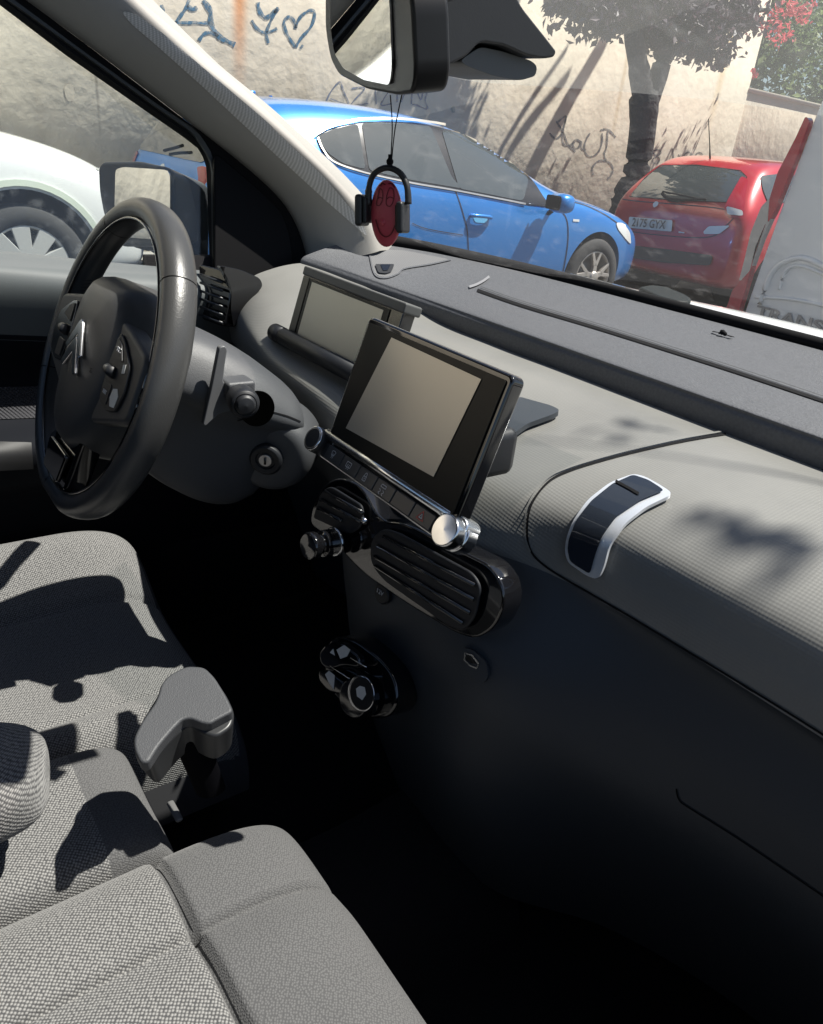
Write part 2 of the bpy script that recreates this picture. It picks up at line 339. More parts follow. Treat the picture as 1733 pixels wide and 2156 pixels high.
low = {-.70: (.55, .56, .60, .66, .74), -.58: (.525, .54, .60, .68, .76), -.46: (.51, .55, .62, .70, .78), -.32: (.50, .53, .58, .66, .76), -.18: (.478, .47, .475, .50, .58), -.02: (.478, .464, .462, .48, .54),
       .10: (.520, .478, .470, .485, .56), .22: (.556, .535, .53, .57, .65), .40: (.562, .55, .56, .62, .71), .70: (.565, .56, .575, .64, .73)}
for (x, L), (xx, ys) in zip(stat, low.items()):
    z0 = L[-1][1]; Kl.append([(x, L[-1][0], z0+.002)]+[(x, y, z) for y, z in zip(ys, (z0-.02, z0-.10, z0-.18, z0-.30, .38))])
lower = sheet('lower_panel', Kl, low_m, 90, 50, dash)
T_top = bvh(top); T_pad = bvh(pad, lower); T_low = bvh(lower)
# defroster slot, speaker grille, ridge on top pad
stroke('defroster_slot', [(1005, 612), (1100, 645), (1250, 690), (1400, 737), (1550, 785), (1733, 846), (1800, 868)], 6.5, T_top, .0014, seal_m, dash, res=60)
stroke('defroster_slot', [(1012, 606), (1100, 637), (1250, 682), (1400, 729), (1550, 777), (1733, 838), (1800, 860)], 1.2, T_top, .0024, mat('slot_edge', (.02, .02, .02), .6), dash, res=60)
gr_m = mat('speaker_grille', (.16, .165, .17), .6); hh = waves(gr_m, ((1, .6, 0), (1, .6, 0)), .006); colmix(gr_m, hh, (.04, .04, .04), (.16, .16, .165))
sg = stamp('speaker_grille', [(777, 531), (800, 527), (850, 528), (950, 548), (905, 557), (850, 566), (838, 577), (815, 585), (795, 583), (785, 570)], T_top, .0015, gr_m, dash, r=14, step=8)
stamp('sensor_dome', [(789, 560), (830, 560), (824, 576), (812, 580), (796, 578)], T_top, .004, blk_m, sg, r=4, step=6)
stroke('grille_rim', [(777, 531), (785, 570), (795, 584), (815, 586), (838, 578), (852, 567), (905, 558), (950, 548)], 3, T_top, .002, top_m, sg, res=30)
stamp('vent_hole', [(800, 562), (822, 562), (816, 574), (806, 575)], T_top, .005, gls_m, sg, r=2, step=6)
stroke('pad_ridge', [(988, 607), (1003, 602), (1018, 594), (1030, 585)], 5, T_top, .003, mat('ridge_grey', (.22, .22, .23), .5), dash, res=12)
# glovebox lid seam, crease, lower bin
seam = [(1528, 915), (1440, 930), (1340, 952), (1260, 973), (1200, 992), (1160, 1012), (1130, 1045), (1114, 1080), (1111, 1130), (1122, 1165), (1150, 1192), (1190, 1218), (1230, 1241), (1320, 1293), (1450, 1371), (1600, 1462), (1733, 1545), (1850, 1620)]
lid = thing_part = None
stroke('glovebox_seam', seam, 4.5, T_pad, .0012, seal_m, dash, res=150)
stroke('glovebox_lip', [(a-4, b-4) for a, b in seam[:10]], 3, T_pad, .0025, sil_m, dash, res=90)
# latch: chrome surround with a gloss dark insert curving over the bulge
lt = stamp('glovebox_latch', [(1200, 1130), (1212, 1100), (1240, 1062), (1285, 1028), (1332, 1011), (1355, 1016), (1390, 1035), (1417, 1053), (1360, 1080), (1318, 1112), (1290, 1150), (1280, 1190), (1268, 1217), (1245, 1210), (1203, 1182), (1196, 1160)], T_pad, .006, chr_m, dash, r=14, step=8, solid=.004)
lt.data.materials[0] = mat('latch_chrome', (.80, .83, .88), .3, metal=.55)
lg_m = mat('latch_insert', (.02, .025, .035), .05, coat=1)
stamp('latch_insert', [(1207, 1133), (1220, 1102), (1247, 1068), (1290, 1034), (1332, 1016), (1364, 1027), (1398, 1049), (1350, 1068), (1303, 1098), (1275, 1134), (1262, 1170), (1252, 1205), (1210, 1180), (1204, 1158)], T_pad, .010, lg_m, lt, r=8, step=8)
stroke('latch_split', [(1296, 1030), (1322, 1044), (1345, 1057)], 5, T_pad, .0112, seal_m, lt, res=8)
stroke('bin_crease', [(1425, 1660), (1432, 1685), (1460, 1705), (1560, 1768), (1733, 1885), (1800, 1930)], 3, T_low, .001, seal_m, dash, res=40)
# small black wedge of the centre speaker behind the screen
stamp('screen_shroud', [(1040, 960), (1065, 915), (1090, 850), (1110, 856), (1160, 870), (1178, 880), (1165, 888), (1110, 908), (1060, 945)], T_pad, .007, low_m, dash, r=10, step=8, solid=.006)
# --- touchscreen
n_s = Vector((0, -1, .33)).normalized(); us = Vector((1, 0, 0)); vs_ = n_s.cross(us)
O = Vector((.0005, .408, 1.028))            # centre of front face
def SP(a, b, d=0): return O+us*a+vs_*b+n_s*d
ts = prism('touchscreen', [SP(-.107, -.072), SP(.107, -.072), SP(.107, .066), SP(-.107, .066)], -n_s, .016, gls_m, dash, r=.008, bevel=.003, seg=3)
prism('display_glass', [SP(-.101, -.060, .0006), SP(.101, -.060, .0006), SP(.101, .060, .0006), SP(-.101, .060, .0006)], n_s, .001, scr_m, ts, r=.003)
prism('active_panel', [SP(-.079, -.045, .0022), SP(.064, -.040, .0022), SP(.075, .057-.004, .0022), SP(-.058, .055, .0022)], n_s, .0003, act_m, ts)
prism('back_cover', [SP(-.09, -.065, -.017), SP(.09, -.065, -.017), SP(.09, .05, -.017), SP(-.09, .05, -.017)], -n_s, .02, blk_m, ts, r=.01, taper=.2)
box('stalk_mount', (0, .475, .985), (.08, .09, .05), blk_m, ts, bevel=.01)
# button bar
Bc = Vector((0, .386, .958)); nb = Vector((0, -.86, .5)).normalized(); vb = nb.cross(us)
def BP(a, b, d=0): return Bc+us*a+vb*b+nb*d
barP = [BP(a, b, 0) for a, b in ((-.118, -.0135), (.118, -.0135), (.118, .0165), (-.118, .0165))]
bar = prism('button_bar', barP, -nb, .022, mat('bar_chrome', (.85, .86, .87), .22, metal=1), dash, r=.012, bevel=.003, seg=3)
prism('bar_face', [BP(-.104, -.0115, .0005), BP(.086, -.0115, .0005), BP(.086, .0045, .0005), BP(-.104, .0045, .0005)], nb, .0012, blk_m, bar, r=.003)
for i in range(6):
    x0 = -.0955+i*.0302; prism('button', [BP(x0, -.0105, .0015), BP(x0+.0290, -.0105, .0015), BP(x0+.0290, .0038, .0015), BP(x0, .0038, .0015)], nb, .0022, mat('key', (.035, .036, .040), .35) if i == 0 else MATS['key'], bar, r=.001, bevel=.0007)
icz = .0042
def icon(name, LL, cx, m, s=1.):
    P = lambda a, b: BP(cx+a*.0013*s, -.0032+b*.0013*s, icz)
    strokes(name, LL, .5, P, m, bar, thick=1)
icon('demist_icon', [[(-2.6, 2.4), (-1, 3), (1, 3), (2.6, 2.4)], [(-2.6, 2.4), (-1.6, -.6)], [(2.6, 2.4), (1.6, -.6)], [(-1.6, -.6), (1.6, -.6)], [(-.8, -3), (-.4, -2), (-.9, -1), (-.4, 1)], [(.8, -3), (1.2, -2), (.7, -1), (1.2, 1)]], -.0825, gry_m)
icon('rear_demist_icon', [[(-3, 2.5), (3, 2.5)], [(3, 2.5), (3, -1.5)], [(3, -1.5), (-3, -1.5)], [(-3, -1.5), (-3, 2.5)], [(-1, -3.4), (-.6, -2), (-1.1, -.6), (-.6, 1)], [(1, -3.4), (1.4, -2), (.9, -.6), (1.4, 1)]], -.0525, gry_m)
icon('lock_icon', [[(-1.8, .3), (1.8, .3)], [(1.8, .3), (1.8, -3)], [(1.8, -3), (-1.8, -3)], [(-1.8, -3), (-1.8, .3)], [(-1.2, .3), (-1.2, 2), (0, 3.2), (1.2, 2), (1.2, .3)], [(0, -.6), (0, -2)]], -.0222, gry_m)
icon('traction_icon', [[(-2.6, 3), (2.6, 3)], [(2.6, 3), (3, 1)], [(3, 1), (-3, 1)], [(-3, 1), (-2.6, 3)], [(-3, -.6), (-1, -2), (-2.6, -3.4), (-.6, -4.4)], [(1, -.6), (3, -2), (1.4, -3.4), (3, -4.4)]], .0080, gry_m)
icon('hazard_icon', [[(-4, -3), (4, -3)], [(4, -3), (0, 4)], [(0, 4), (-4, -3)]], .069, redp_m, .9)
icon('hazard_icon', [[(-1.8, -1.6), (1.8, -1.6)], [(1.8, -1.6), (0, 1.6)], [(0, 1.6), (-1.8, -1.6)]], .069, wht_m, .9)
tube('chrome_strip', [BP(-.112, .0115, .001), BP(.098, .0115, .001)], .0055, MATS['bar_chrome'], bar, n=16)
cyl('volume_knob', BP(.106, -.001, -.018), nb, [(.0150, 0), (.0155, .014), (.0138, .015), (.0138, .017), (.0150, .018), (.0150, .026), (.0138, .0285), (0.0001, .029)], chr_m, bar)
k = cyl('power_knob', BP(-.118, 0, -.005), nb, [(.014, 0), (.014, .012), (.0125, .014)], blk_m, bar)
cyl('knob_ring', BP(-.118, 0, .0085), nb, [(.0135, 0), (.0135, .002), (.0115, .0025)], chr_m, bar); cyl('knob_cap', BP(-.118, 0, .0105), nb, [(.0112, 0), (.010, .0012)], blk_m, bar)
# --- instrument display behind the wheel
n_c = Vector((0, -1, .28)).normalized(); vc = n_c.cross(us); OC = Vector((-.360, .553, 1.020))
def CPt(a, b, d=0): return OC+us*a+vc*b+n_c*d
isd = prism('instrument_display', [CPt(-.127, -.047), CPt(.127, -.047), CPt(.127, .052), CPt(-.127, .052)], -n_c, .02, gls_m, dash, r=.006, bevel=.002)
prism('display_hood', [CPt(-.129, .041, .002), CPt(.129, .041, .002), CPt(.129, .054, .002), CPt(-.129, .054, .002)], -n_c, .028, mat('hood_grey', (.09, .09, .088), .5), isd, r=.003, bevel=.002)
fs_m = mat('frame_satin', (.09, .088, .08), .35, metal=.5)
prism('bezel', [CPt(-.124, -.045, .0005), CPt(-.107, -.045, .0005), CPt(-.107, .040, .0005), CPt(-.124, .040, .0005)], n_c, .001, fs_m, isd)
prism('display_glass', [CPt(-.104, -.044, .0005), CPt(.10, -.044, .0005), CPt(.10, .040, .0005), CPt(-.104, .040, .0005)], n_c, .0008, scr_m, isd)
prism('reflect_panel', [CPt(-.096, -.042, .0015), CPt(.088, -.042, .0015), CPt(.088, .036, .0015), CPt(-.096, .036, .0015)], n_c, .0003, act2_m, isd)
tube('hinge_bar', [CPt(-.142, -.052, .012), CPt(.13, -.052, .012)], .0125, blk_m, isd, n=24)
tube('hinge_cap', [CPt(-.1425, -.052, .012), CPt(-.115, -.052, .012)], .0130, blk_m, isd, n=24)
# --- driver side vent pod
vp = prism('side_air_vent', [atp(a, b, (-.63, .52, 1), (.30, -1, .25)) for a, b in ((418, 556), (462, 566), (488, 590), (482, 640), (470, 688), (424, 672))], (.3, -1, .2), -.05, gls_m, dash, r=.008, bevel=.002)
for i in range(6):
    y = 578+i*17; tube('slat', [atp(a, b, (-.63, .508, 1), (.30, -1, .25)) for a, b in ((422, y), (468, y+17))], .0022, mat('slat_black', (.03, .032, .036), .35) if i == 0 else MATS['slat_black'], vp, n=8)
pod = prism('gloss_cap', [at(a, b, 'x', -.655) for a, b in ((452, 556), (500, 566), (540, 584), (546, 600), (520, 632), (498, 668), (486, 690), (478, 650), (480, 610), (470, 580))], (1, -.1, .1), .018, gls_m, vp, r=.010, bevel=.009, seg=5)
_unused = 0 and grid('gloss_cap', [[Vector(at(462+80*i/12, 560+14*i/12+80*j/10-(i/12)**2*32*(j/10)**1.2, 'x', -.665+.04*math.sin(math.pi*j/10)*math.sin(math.pi*min(1, i/12*.9+.1)))) for j in range(11)] for i in range(13)], gls_m, vp)
# dark hollow round the column
# --- centre vents in a gloss black pod
nv = Vector((.10, -1, .12)).normalized(); pv = Vector((0, .452, .86))
def V(px, py, d=0): return atp(px, py, pv+nv*d, nv)
def ring(pts): return [V(a, b) for a, b in pts]
cv = prism('centre_vent_pod', ring([(680, 1020), (712, 1004), (760, 1020), (800, 1098), (850, 1100), (960, 1155), (1030, 1190), (1058, 1230), (1062, 1275), (1040, 1325), (1000, 1347), (960, 1335), (860, 1275), (760, 1205), (700, 1140), (652, 1105), (655, 1070)]), -nv, .03, gls_m, dash, r=.022, bevel=.003)
vr = prism('right_air_vent', [V(a, b, .004) for a, b in ((788, 1130), (810, 1112), (840, 1118), (1000, 1205), (1018, 1235), (1005, 1300), (980, 1328), (950, 1318), (810, 1220), (782, 1180))], nv, .004, blk_m, cv, r=.014, bevel=.002)
vl = prism('left_air_vent', [V(a, b, .004) for a, b in ((668, 1075), (680, 1035), (700, 1022), (770, 1065), (765, 1110), (740, 1125), (664, 1090))], nv, .004, blk_m, cv, r=.01, bevel=.002)
for o_, LL in ((vr, [((808, 1130), (1000, 1232)), ((795, 1150), (998, 1262)), ((788, 1172), (990, 1290)), ((790, 1192), (975, 1312))]), (vl, [((684, 1034), (765, 1080)), ((676, 1052), (760, 1098)), ((670, 1070), (720, 1096))])):
    for (a, b), (c, d) in LL: tube('slat', [V(a, b, .0085), V(c, d, .0085)], .0024, gls_m, o_, n=10)
for a, b, c, d in ((764, 1092, 770, 1100),): tube('vent_tab', [V(a, b, .011), V(c, d, .011)], .0035, chr_m, cv)
kn = cyl('temperature_knob', V(706, 1140, .006), nv, [(.016, 0), (.016, .02), (.011, .022), (.011, .028), (.0165, .030), (.0165, .038), (.015, .040), (.0001, .0405)], gls_m, dash)
cyl('knob_ring', V(706, 1140, .012), nv, [(.0175, 0), (.0175, .003), (.016, .004)], chr_m, kn)
# 12V cover + usb + vanish detail
c12 = cyl('power_socket_cover', onto(812, 1248, T_low, .002), nv, [(.013, 0), (.013, .004), (.011, .0055)], blk_m, dash)
text('socket_text', '12V', onto(812, 1244, T_low, .0085), (1, .1, 0), (0, .1, 1), .008, gry_m, c12)
ub = stamp('usb_panel', [(978, 1362), (1000, 1366), (1030, 1395), (1033, 1425), (1018, 1440), (985, 1410)], T_low, .003, low_m, dash, r=10, step=10, solid=.004)
stroke('usb_port', [(986, 1373), (1000, 1378), (1014, 1396), (1010, 1405), (996, 1399), (985, 1388)], 3.2, T_low, .006, chr_m, ub, closed=True)
stamp('usb_slot', [(989, 1377), (999, 1381), (1010, 1396), (998, 1394), (988, 1386)], T_low, .006, gls_m, ub)
# --- lower control cluster
ng = Vector((.15, -1, .35)).normalized(); pg = Vector((-.03, .425, .69))
def G(px, py, d=0): return atp(px, py, pg+ng*d, ng)
gc = prism('gear_selector_panel', [G(a, b) for a, b in ((690, 1350), (710, 1338), (745, 1345), (800, 1385), (832, 1425), (838, 1480), (820, 1510), (780, 1515), (735, 1500), (690, 1450), (680, 1400))], -ng, .04, gls_m, dash, r=.022, bevel=.004)
for P_, pat in (([(684, 1375), (702, 1352), (735, 1350), (772, 1382), (770, 1405), (735, 1400), (712, 1410), (690, 1400)], [[(706, 1368), (722, 1358), (735, 1368), (728, 1382), (714, 1387)], [(692, 1374), (699, 1366), (702, 1380)]]), ([(684, 1408), (712, 1414), (742, 1436), (735, 1462), (705, 1455), (684, 1430)], [[(690, 1412), (702, 1422), (700, 1452), (688, 1434), (682, 1420)]])):
    b_ = prism('gear_button', [G(a, b, .006) for a, b in P_], ng, .012, gls_m, gc, r=.009, bevel=.003)
    for q in pat: prism('wear_glint_mark', [G(a+3, b, .0185) for a, b in q], ng, .0004, wear_glint_m, b_)  # glints on the gear buttons painted as flat pale patches
tube('chrome_edge', [G(695, 1402, .018), G(740, 1432, .018)], .0008, chr_m, gc, n=6); tube('chrome_edge', [G(738, 1385, .018), G(772, 1405, .018)], .0008, chr_m, gc, n=6)
dk = cyl('drive_button', G(768, 1466, .004), ng, [(.024, 0), (.0225, .018), (.0215, .02)], gls_m, gc)
cyl('button_ring', G(762, 1460, .024), ng, [(.0205, 0), (.0205, .002), (.0185, .003)], chr_m, gc); cyl('button_cap', G(762, 1460, .0275), ng, [(.0185, 0), (.0180, .0005)], mat('cap_black', (.008, .009, .012), .5, spec=.2), gc)
prism('wear_glint_mark', [G(a, b, .0285) for a, b in ((750, 1450), (758, 1444), (768, 1447), (771, 1462), (763, 1474), (752, 1466))], ng, .0003, wear_glint_m, gc)  # glint on the drive button, painted as a flat pale patch

# ================================================================ steering wheel
rk = math.radians(20.82); WC = Vector((-.3589, .239, .9918)); wb = Vector((0, math.sin(rk), math.cos(rk))); wn = us.cross(wb)
sw = thing('steering_wheel', 'leather steering wheel with chevron badge on its hub in front of the driver seat', 'steering wheel', tuple(WC))
def W(a, b, d=0): return WC+us*a+wb*b+wn*d
def rimpt(t): 
    r = .171; a, b = r*math.cos(t), r*math.sin(t); return a, (max(b, -.168+.0*b))
def rimseg(name, t0, t1, m, parent, k=1., n=64):
    G_ = []
    for i in range(n+1):
        t = t0+(t1-t0)*i/n; a, b = rimpt(t); row = []
        for j in range(28):
            p = 2*math.pi*j/28; rr = .0140*k*(1+.08*abs(math.sin(2*t))); dd = .0183*k
            cx_ = ssgn(math.cos(p), .9)*rr; cz_ = ssgn(math.sin(p), .9)*dd
            row.append(W(a+math.cos(t)*cx_, b+math.sin(t)*cx_, cz_-.002))
        G_.append(row)
    return grid(name, G_, m, parent, closev=True)
D = math.radians
cuts = [(D(42), D(122), lea_m), (D(122.5), D(200), lea_m), (D(200.5), D(262), leb_m), (D(262.5), D(401.5), lea_m)]
rimo = rimseg('rim', cuts[0][0], cuts[0][1], lea_m, sw)
for c in cuts[1:]: rimseg('rim', c[0], c[1], lea_m, sw)
for t in (41.9, 122.4, 200.4, 262.4): rimseg('rim_seam', D(t-.35), D(t+.05), seal_m, sw, k=.97, n=1)
# groove ring on the driver face
tube('rim_piping', [W(.1585*math.cos(D(i*4)), .1585*math.sin(D(i*4)), .0125) for i in range(91)], .0016, gls_m, sw, n=8)
st = []
for s0 in (-1, 1):
    for q in range(15):
        t = D(155+q*1.9) if s0 < 0 else D(183+q*1.7)
        a, b = .1555*math.cos(t), .1555*math.sin(t); st.append([W(a-.002, b-.002, .002), W(a+.001, b+.002, -.006)])
vs0, fs0 = [], []
for L_ in st:
    p, q = L_; d = (q-p).normalized().cross(wn)*.0006; b = len(vs0); vs0 += [p+d, p-d, q-d, q+d]; fs0.append((b, b+1, b+2, b+3))
mesh('stitching', vs0, fs0, gls_m, sw)
# hub: airbag pad as a domed, faceted cover
hubP = [(-.068, .090), (.064, .092), (.092, .048), (.092, -.012), (.066, -.080), (.034, -.112), (-.034, -.112), (-.066, -.080), (-.092, -.012), (-.092, .048)]
hp = roundpoly([(a, b, 0) for a, b in hubP], .03, 4)
rows = []
for s, d in ((1.0, -.045), (1.0, -.006), (.985, .006), (.94, .018), (.86, .0265), (.74, .0315), (.45, .0335), (.2, .034), (.02, .0342)):
    rows.append([W(p.x*s, p.y*s-.004*(1-s), d-.010*abs(p.x*s)/.08) for p in hp])
hub = grid('airbag_cover', rows, hub_m, sw, closev=True)
T_hub = bvh(hub)
for k_ in (0, 1):      # two chevrons of the badge
    b0 = .011+k_*-.020
    o_ = [(-.030, b0-.014), (-.021, b0-.018), (0, b0+.004), (.021, b0-.018), (.030, b0-.014), (.006, b0+.018), (0, b0+.021), (-.006, b0+.018)]
    prism('chevron_badge', [W(a, b+.004, .0325) for a, b in o_], wn, .004, mat('badge_chrome', (.85, .85, .86), .12, metal=1) if k_ == 0 else MATS['badge_chrome'], hub, bevel=.001)
def WH(px, py, d=0): return atp(px, py, WC+wn*d, wn)
strokes('airbag_mark', [[(190, 775), (195, 777)], [(192, 778), (190, 783), (194, 784)]], 1.3, lambda a, b: onto(a, b, T_hub, .0006) or W(0, 0, .04), seal_m, hub, thick=1)
# spokes
for s in (-1, 1):
    sp = prism('spoke', [W(s*a, b, -.006) for a, b in ((.055, .060), (.100, .052), (.158, .040), (.158, -.030), (.11, -.045), (.06, -.062))], wn, .024, hub_m, sw, r=.012, bevel=.006, seg=3)
    bp = prism('button_panel', [W(s*a, b, .0185) for a, b in ((.080, .046), (.100, .040), (.132, .022), (.138, -.004), (.130, -.026), (.105, -.034), (.078, -.030), (.074, .010))], wn, .003, gls_m if s < 0 else blk_m, sp, r=.006, bevel=.001)
    for q in ([(.083, .041), (.098, .036), (.112, .022), (.082, .018)], [(.082, -.006), (.104, -.006), (.104, -.028), (.084, -.026)]):
        prism('button', [W(s*a, b, .0212) for a, b in q], wn, .0016, blk_m, bp, r=.002, bevel=.0005)
    tube('scroll_wheel', [W(s*.084, .006, .0235), W(s*.100, .006, .0235)], .006, blk_m, bp, n=20)
    if s > 0:
        for q in ([(.116, .020), (.123, .022), (.125, .013), (.118, .011)], [(.110, -.008), (.120, -.005), (.128, -.011), (.126, -.024), (.114, -.026), (.108, -.018)]):
            prism('wear_glint_mark', [W(a, b, .0216) for a, b in q], wn, .0006, wear_glint_m, bp)
        text('button_text', 'SRC', W(.096, .030, .0232), us, wb, .007, gry_m, bp); text('button_text', 'LIST', W(.093, -.017, .0232), us, wb, .006, gry_m, bp)
ls = prism('lower_spoke', [W(a, b, -.012) for a, b in ((-.048, -.085), (.048, -.085), (.040, -.155), (-.040, -.155))], wn, .026, gls_m, sw, r=.008, bevel=.006, seg=3)
prism('spoke_insert', [W(a, b, .016) for a, b in ((-.036, -.112), (.036, -.112), (.030, -.148), (-.030, -.148))], wn, .006, gls_m, ls, r=.005, bevel=.002)
prism('spoke_inlay', [W(a, b, -.004) for a, b in ((-.070, -.120), (-.052, -.105), (-.046, -.158), (-.07, -.146))], wn, .014, leb_m, ls, r=.004, bevel=.003)
# ================================================================ column
ca = -wn
cs = thing('steering_column', 'grey grained steering column shroud with ignition lock behind the wheel', 'steering column', tuple(W(0, 0, -.1)))
_h = [(0, 1), (.45, .97), (.78, .80), (.97, .42), (1.04, .12), (1.0, -.04), (.88, -.13), (.74, -.45), (.56, -.80), (.36, -.98), (0, -1)]
_f = [np.array(p) for p in _h+[(-a, b) for a, b in _h[-2:0:-1]]+[_h[0]]]
SECP = [cr(_f, j/40) for j in range(40)]
def Csec(d, wdt, t, bt, ex=0):
    row = []
    for j in range(40):
        q = SECP[j]; b = q[1]*(t if q[1] > 0 else bt); row.append(W(q[0]*wdt, b, -d))
    return row
secs = [(.035, .05, .045, .075, .0), (.05, .074, .062, .10, .0), (.075, .084, .068, .115, -.02), (.11, .094, .066, .130, -.026), (.15, .100, .060, .14, -.03), (.185, .102, .050, .14, -.03), (.21, .10, .040, .13, -.03), (.225, .085, .025, .11, -.02), (.228, .03, .01, .04, 0)]
K_ = [Csec(*s_) for s_ in secs]
KK = [[cr([np.array(r[j]) for r in K_], i/40) for j in range(40)] for i in range(41)]
shr = grid('column_shroud', KK, shr_m, cs, closev=True)
T_shr = bvh(shr)
stroke('shroud_seam', [(500, 885), (560, 868), (600, 875), (632, 888)], 3, T_shr, .0008, seal_m, cs, res=20)
ig = onto(565, 958, T_shr, 0)
if ig is not None:
    nI = Vector((.74, -.64, -.12)).normalized()
    cyl('lock_boss', ig-nI*.055, nI, [(.058, 0), (.055, .045), (.050, .056), (.042, .061), (.026, .0615), (.0001, .0615)], shr_m, cs, seg=56, bevel=0); ig = ig+nI*.010
    il = cyl('ignition_lock', ig-nI*.006, nI, [(.021, 0), (.021, .010), (.018, .0125), (.012, .0115), (.012, .009)], blk_m, cs)
    cyl('key_barrel', ig+nI*.002, nI, [(.0085, 0), (.0085, .0035)], met_m, il); u_, v_, _ = frame(nI)
    box('key_slot', ig+nI*.0062, (.0028, .009, .002), gls_m, il, (u_, v_, nI))
so_ = onto(541, 860, T_shr, .0006)
if so_ is not None: cyl('stalk_socket', so_, (1, -.1, .1), [(.0215, 0), (.0215, .0015)], MATS['lever_black'] if 'lever_black' in MATS else mat('socket_shade', (.001, .001, .001), .9, spec=0), cs)  # black disc paints the dark of the hollow round the stalk
lk = onto(492, 812, T_shr, .0)
if lk is not None: box('paddle_link', lk+Vector((.008, 0, 0)), (.03, .035, .022), shr_m, cs, bevel=.004)
# right stalk with round end, flat paddle
e0 = at(527, 857, 'x', -.205)
stk = thing('wiper_stalk', 'round ended stalk poking right out of the steering column', 'control stalk', tuple(e0))
tube('stalk_arm', [e0+Vector((-.10, .01, -.003)), e0+Vector((-.03, .002, 0))], .0085, blk_m, stk)
cyl('stalk_end', e0+Vector((-.036, .004, 0)), (1, -.25, .05), [(.012, 0), (.0165, .006), (.0172, .026), (.0155, .032), (.0125, .034), (.012, .033)], blk_m, stk); cyl('push_button', e0+Vector((-.004, -.004, .002)), (1, -.25, .05), [(.0115, 0), (.0115, .003), (.009, .006), (.0001, .0075)], blk_m, stk)
pd = thing('gear_paddle', 'flat dark grey shift paddle standing up behind the right rim of the wheel', 'shift paddle', tuple(at(450, 820, 'x', -.262)))
prism('paddle_blade', [at(a, b, 'x', -.262) for a, b in ((456, 727), (468, 724), (473, 732), (468, 765), (464, 800), (477, 808), (497, 798), (505, 806), (500, 838), (488, 858), (455, 868), (428, 893), (422, 890), (438, 820))], (1, 0, 0), .008, mat('paddle_grey', (.11, .112, .118), .42), pd, r=.003, bevel=.002)
lsx = thing('indicator_stalk', 'small black indicator stalk tip showing above the left of the hub', 'control stalk', tuple(at(320, 632, 'x', -.47)))
tube('stalk_tip', [at(295, 640, 'x', -.42), at(310, 634, 'x', -.47), at(335, 640, 'x', -.52)], [.006, .011, .012], blk_m, lsx, res=8)

# ================================================================ windscreen pillar, glass, door
def TB(px, py, o=0): return atp(px, py, (-.735+o, 0, 1.0), (1, 0, .33))   # tumblehome plane of side glass
lp = [(75, 15), (180, 92), (400, 260), (480, 322), (550, 380), (595, 425), (622, 470), (638, 515), (647, 556)]
lp0 = [(-60, -80)]+lp
rp = [(225, -62), (285, 0), (420, 130), (530, 218), (610, 288), (690, 362), (740, 415), (775, 460), (795, 500), (800, 528)]
def samp(L, n): 
    L = [np.array([*p, 0.]) for p in L]; ds = np.cumsum([0]+[np.linalg.norm(L[i+1]-L[i]) for i in range(len(L)-1)]); out = []
    for i in range(n+1):
        s = ds[-1]*i/n; j = min(int(np.searchsorted(ds, s, 'right'))-1, len(L)-2); f = (s-ds[j])/(ds[j+1]-ds[j]); out.append(L[j]*(1-f)+L[j+1]*f)
    return out
A, B = samp(lp0, 60), samp(rp, 60)
A = [np.array([*p[:2], 0]) for p in A]
for _ in range(3): A = [A[0]]+[(A[i-1]+A[i]*2+A[i+1])/4 for i in range(1, 60)]+[A[60]]; B = [B[0]]+[(B[i-1]+B[i]*2+B[i+1])/4 for i in range(1, 60)]+[B[60]]
Gp = []
for a, b in zip(A, B):
    P0 = TB(a[0], a[1], -.012); P1 = atp(b[0], b[1], (-.66, 0, 1.08), (1, 0, .30)); row = []
    inn = Vector((.8, -.45, 0)).normalized()
    row.append(P0-inn*.03)
    for j in range(15):
        f = j/14; row.append(P0.lerp(P1, f)+inn*.022*math.sin(math.pi*f)**.6)
    row.append(P1-inn*.02+Vector((0, .03, 0))); Gp.append(row)
ap = grid('pillar_trim', Gp, pil_m, body)
T_ap = bvh(ap)
# perforated ceramic dots seen as a bright lattice along the trim
dm = mat('dot_lattice', (.62, .60, .56), .5); colmix(dm, waves(dm, ((0, 1, 1.6), (1, -1, 1)), .0065), (.36, .345, .32), (.75, .73, .70))
stamp('dot_lattice', [(255, 22), (285, 28), (330, 60), (430, 145), (560, 255), (680, 370), (765, 470), (775, 500), (690, 425), (570, 315), (420, 175), (330, 95), (275, 48)], T_ap, .0012, dm, body, r=12, step=12)
# seals
def sealband(name, L1, L2, m, o=-.02, th=.02):
    vs, fs = [], []
    for a, b in zip(samp(L1, 40), samp(L2, 40)): vs += [TB(a[0], a[1], o), TB(b[0], b[1], o)]
    fs = [(2*i, 2*i+1, 2*i+3, 2*i+2) for i in range(40)]
    return mesh(name, vs, fs, m, body, solid=th)
sealband('door_seal', [(-60, -45), (0, 3), (140, 110), (300, 222), (395, 288), (425, 312), (438, 342), (441, 400), (446, 560)], [(-60, -88), (30, -10), (180, 100), (400, 268), (490, 328), (560, 380), (600, 425), (640, 465), (668, 560)], seal_m)
sealband('seal_lip', [(-60, -62), (15, 0), (160, 105), (330, 228), (405, 280), (432, 318), (446, 350), (448, 560)], [(-60, -68), (22, -4), (165, 102), (335, 224), (412, 275), (440, 314), (452, 350), (455, 560)], mat('seal_dark_grey', (.05, .052, .05), .4), o=-.006, th=.006)
prism('sail_panel', [TB(a, b, -.004) for a, b in ((446, 322), (480, 350), (545, 405), (590, 450), (606, 500), (620, 620), (446, 620))], (1, 0, .33), .012, mat('sail_black', (.002, .002, .0025), .5, spec=.1), body, r=.012, bevel=.003)
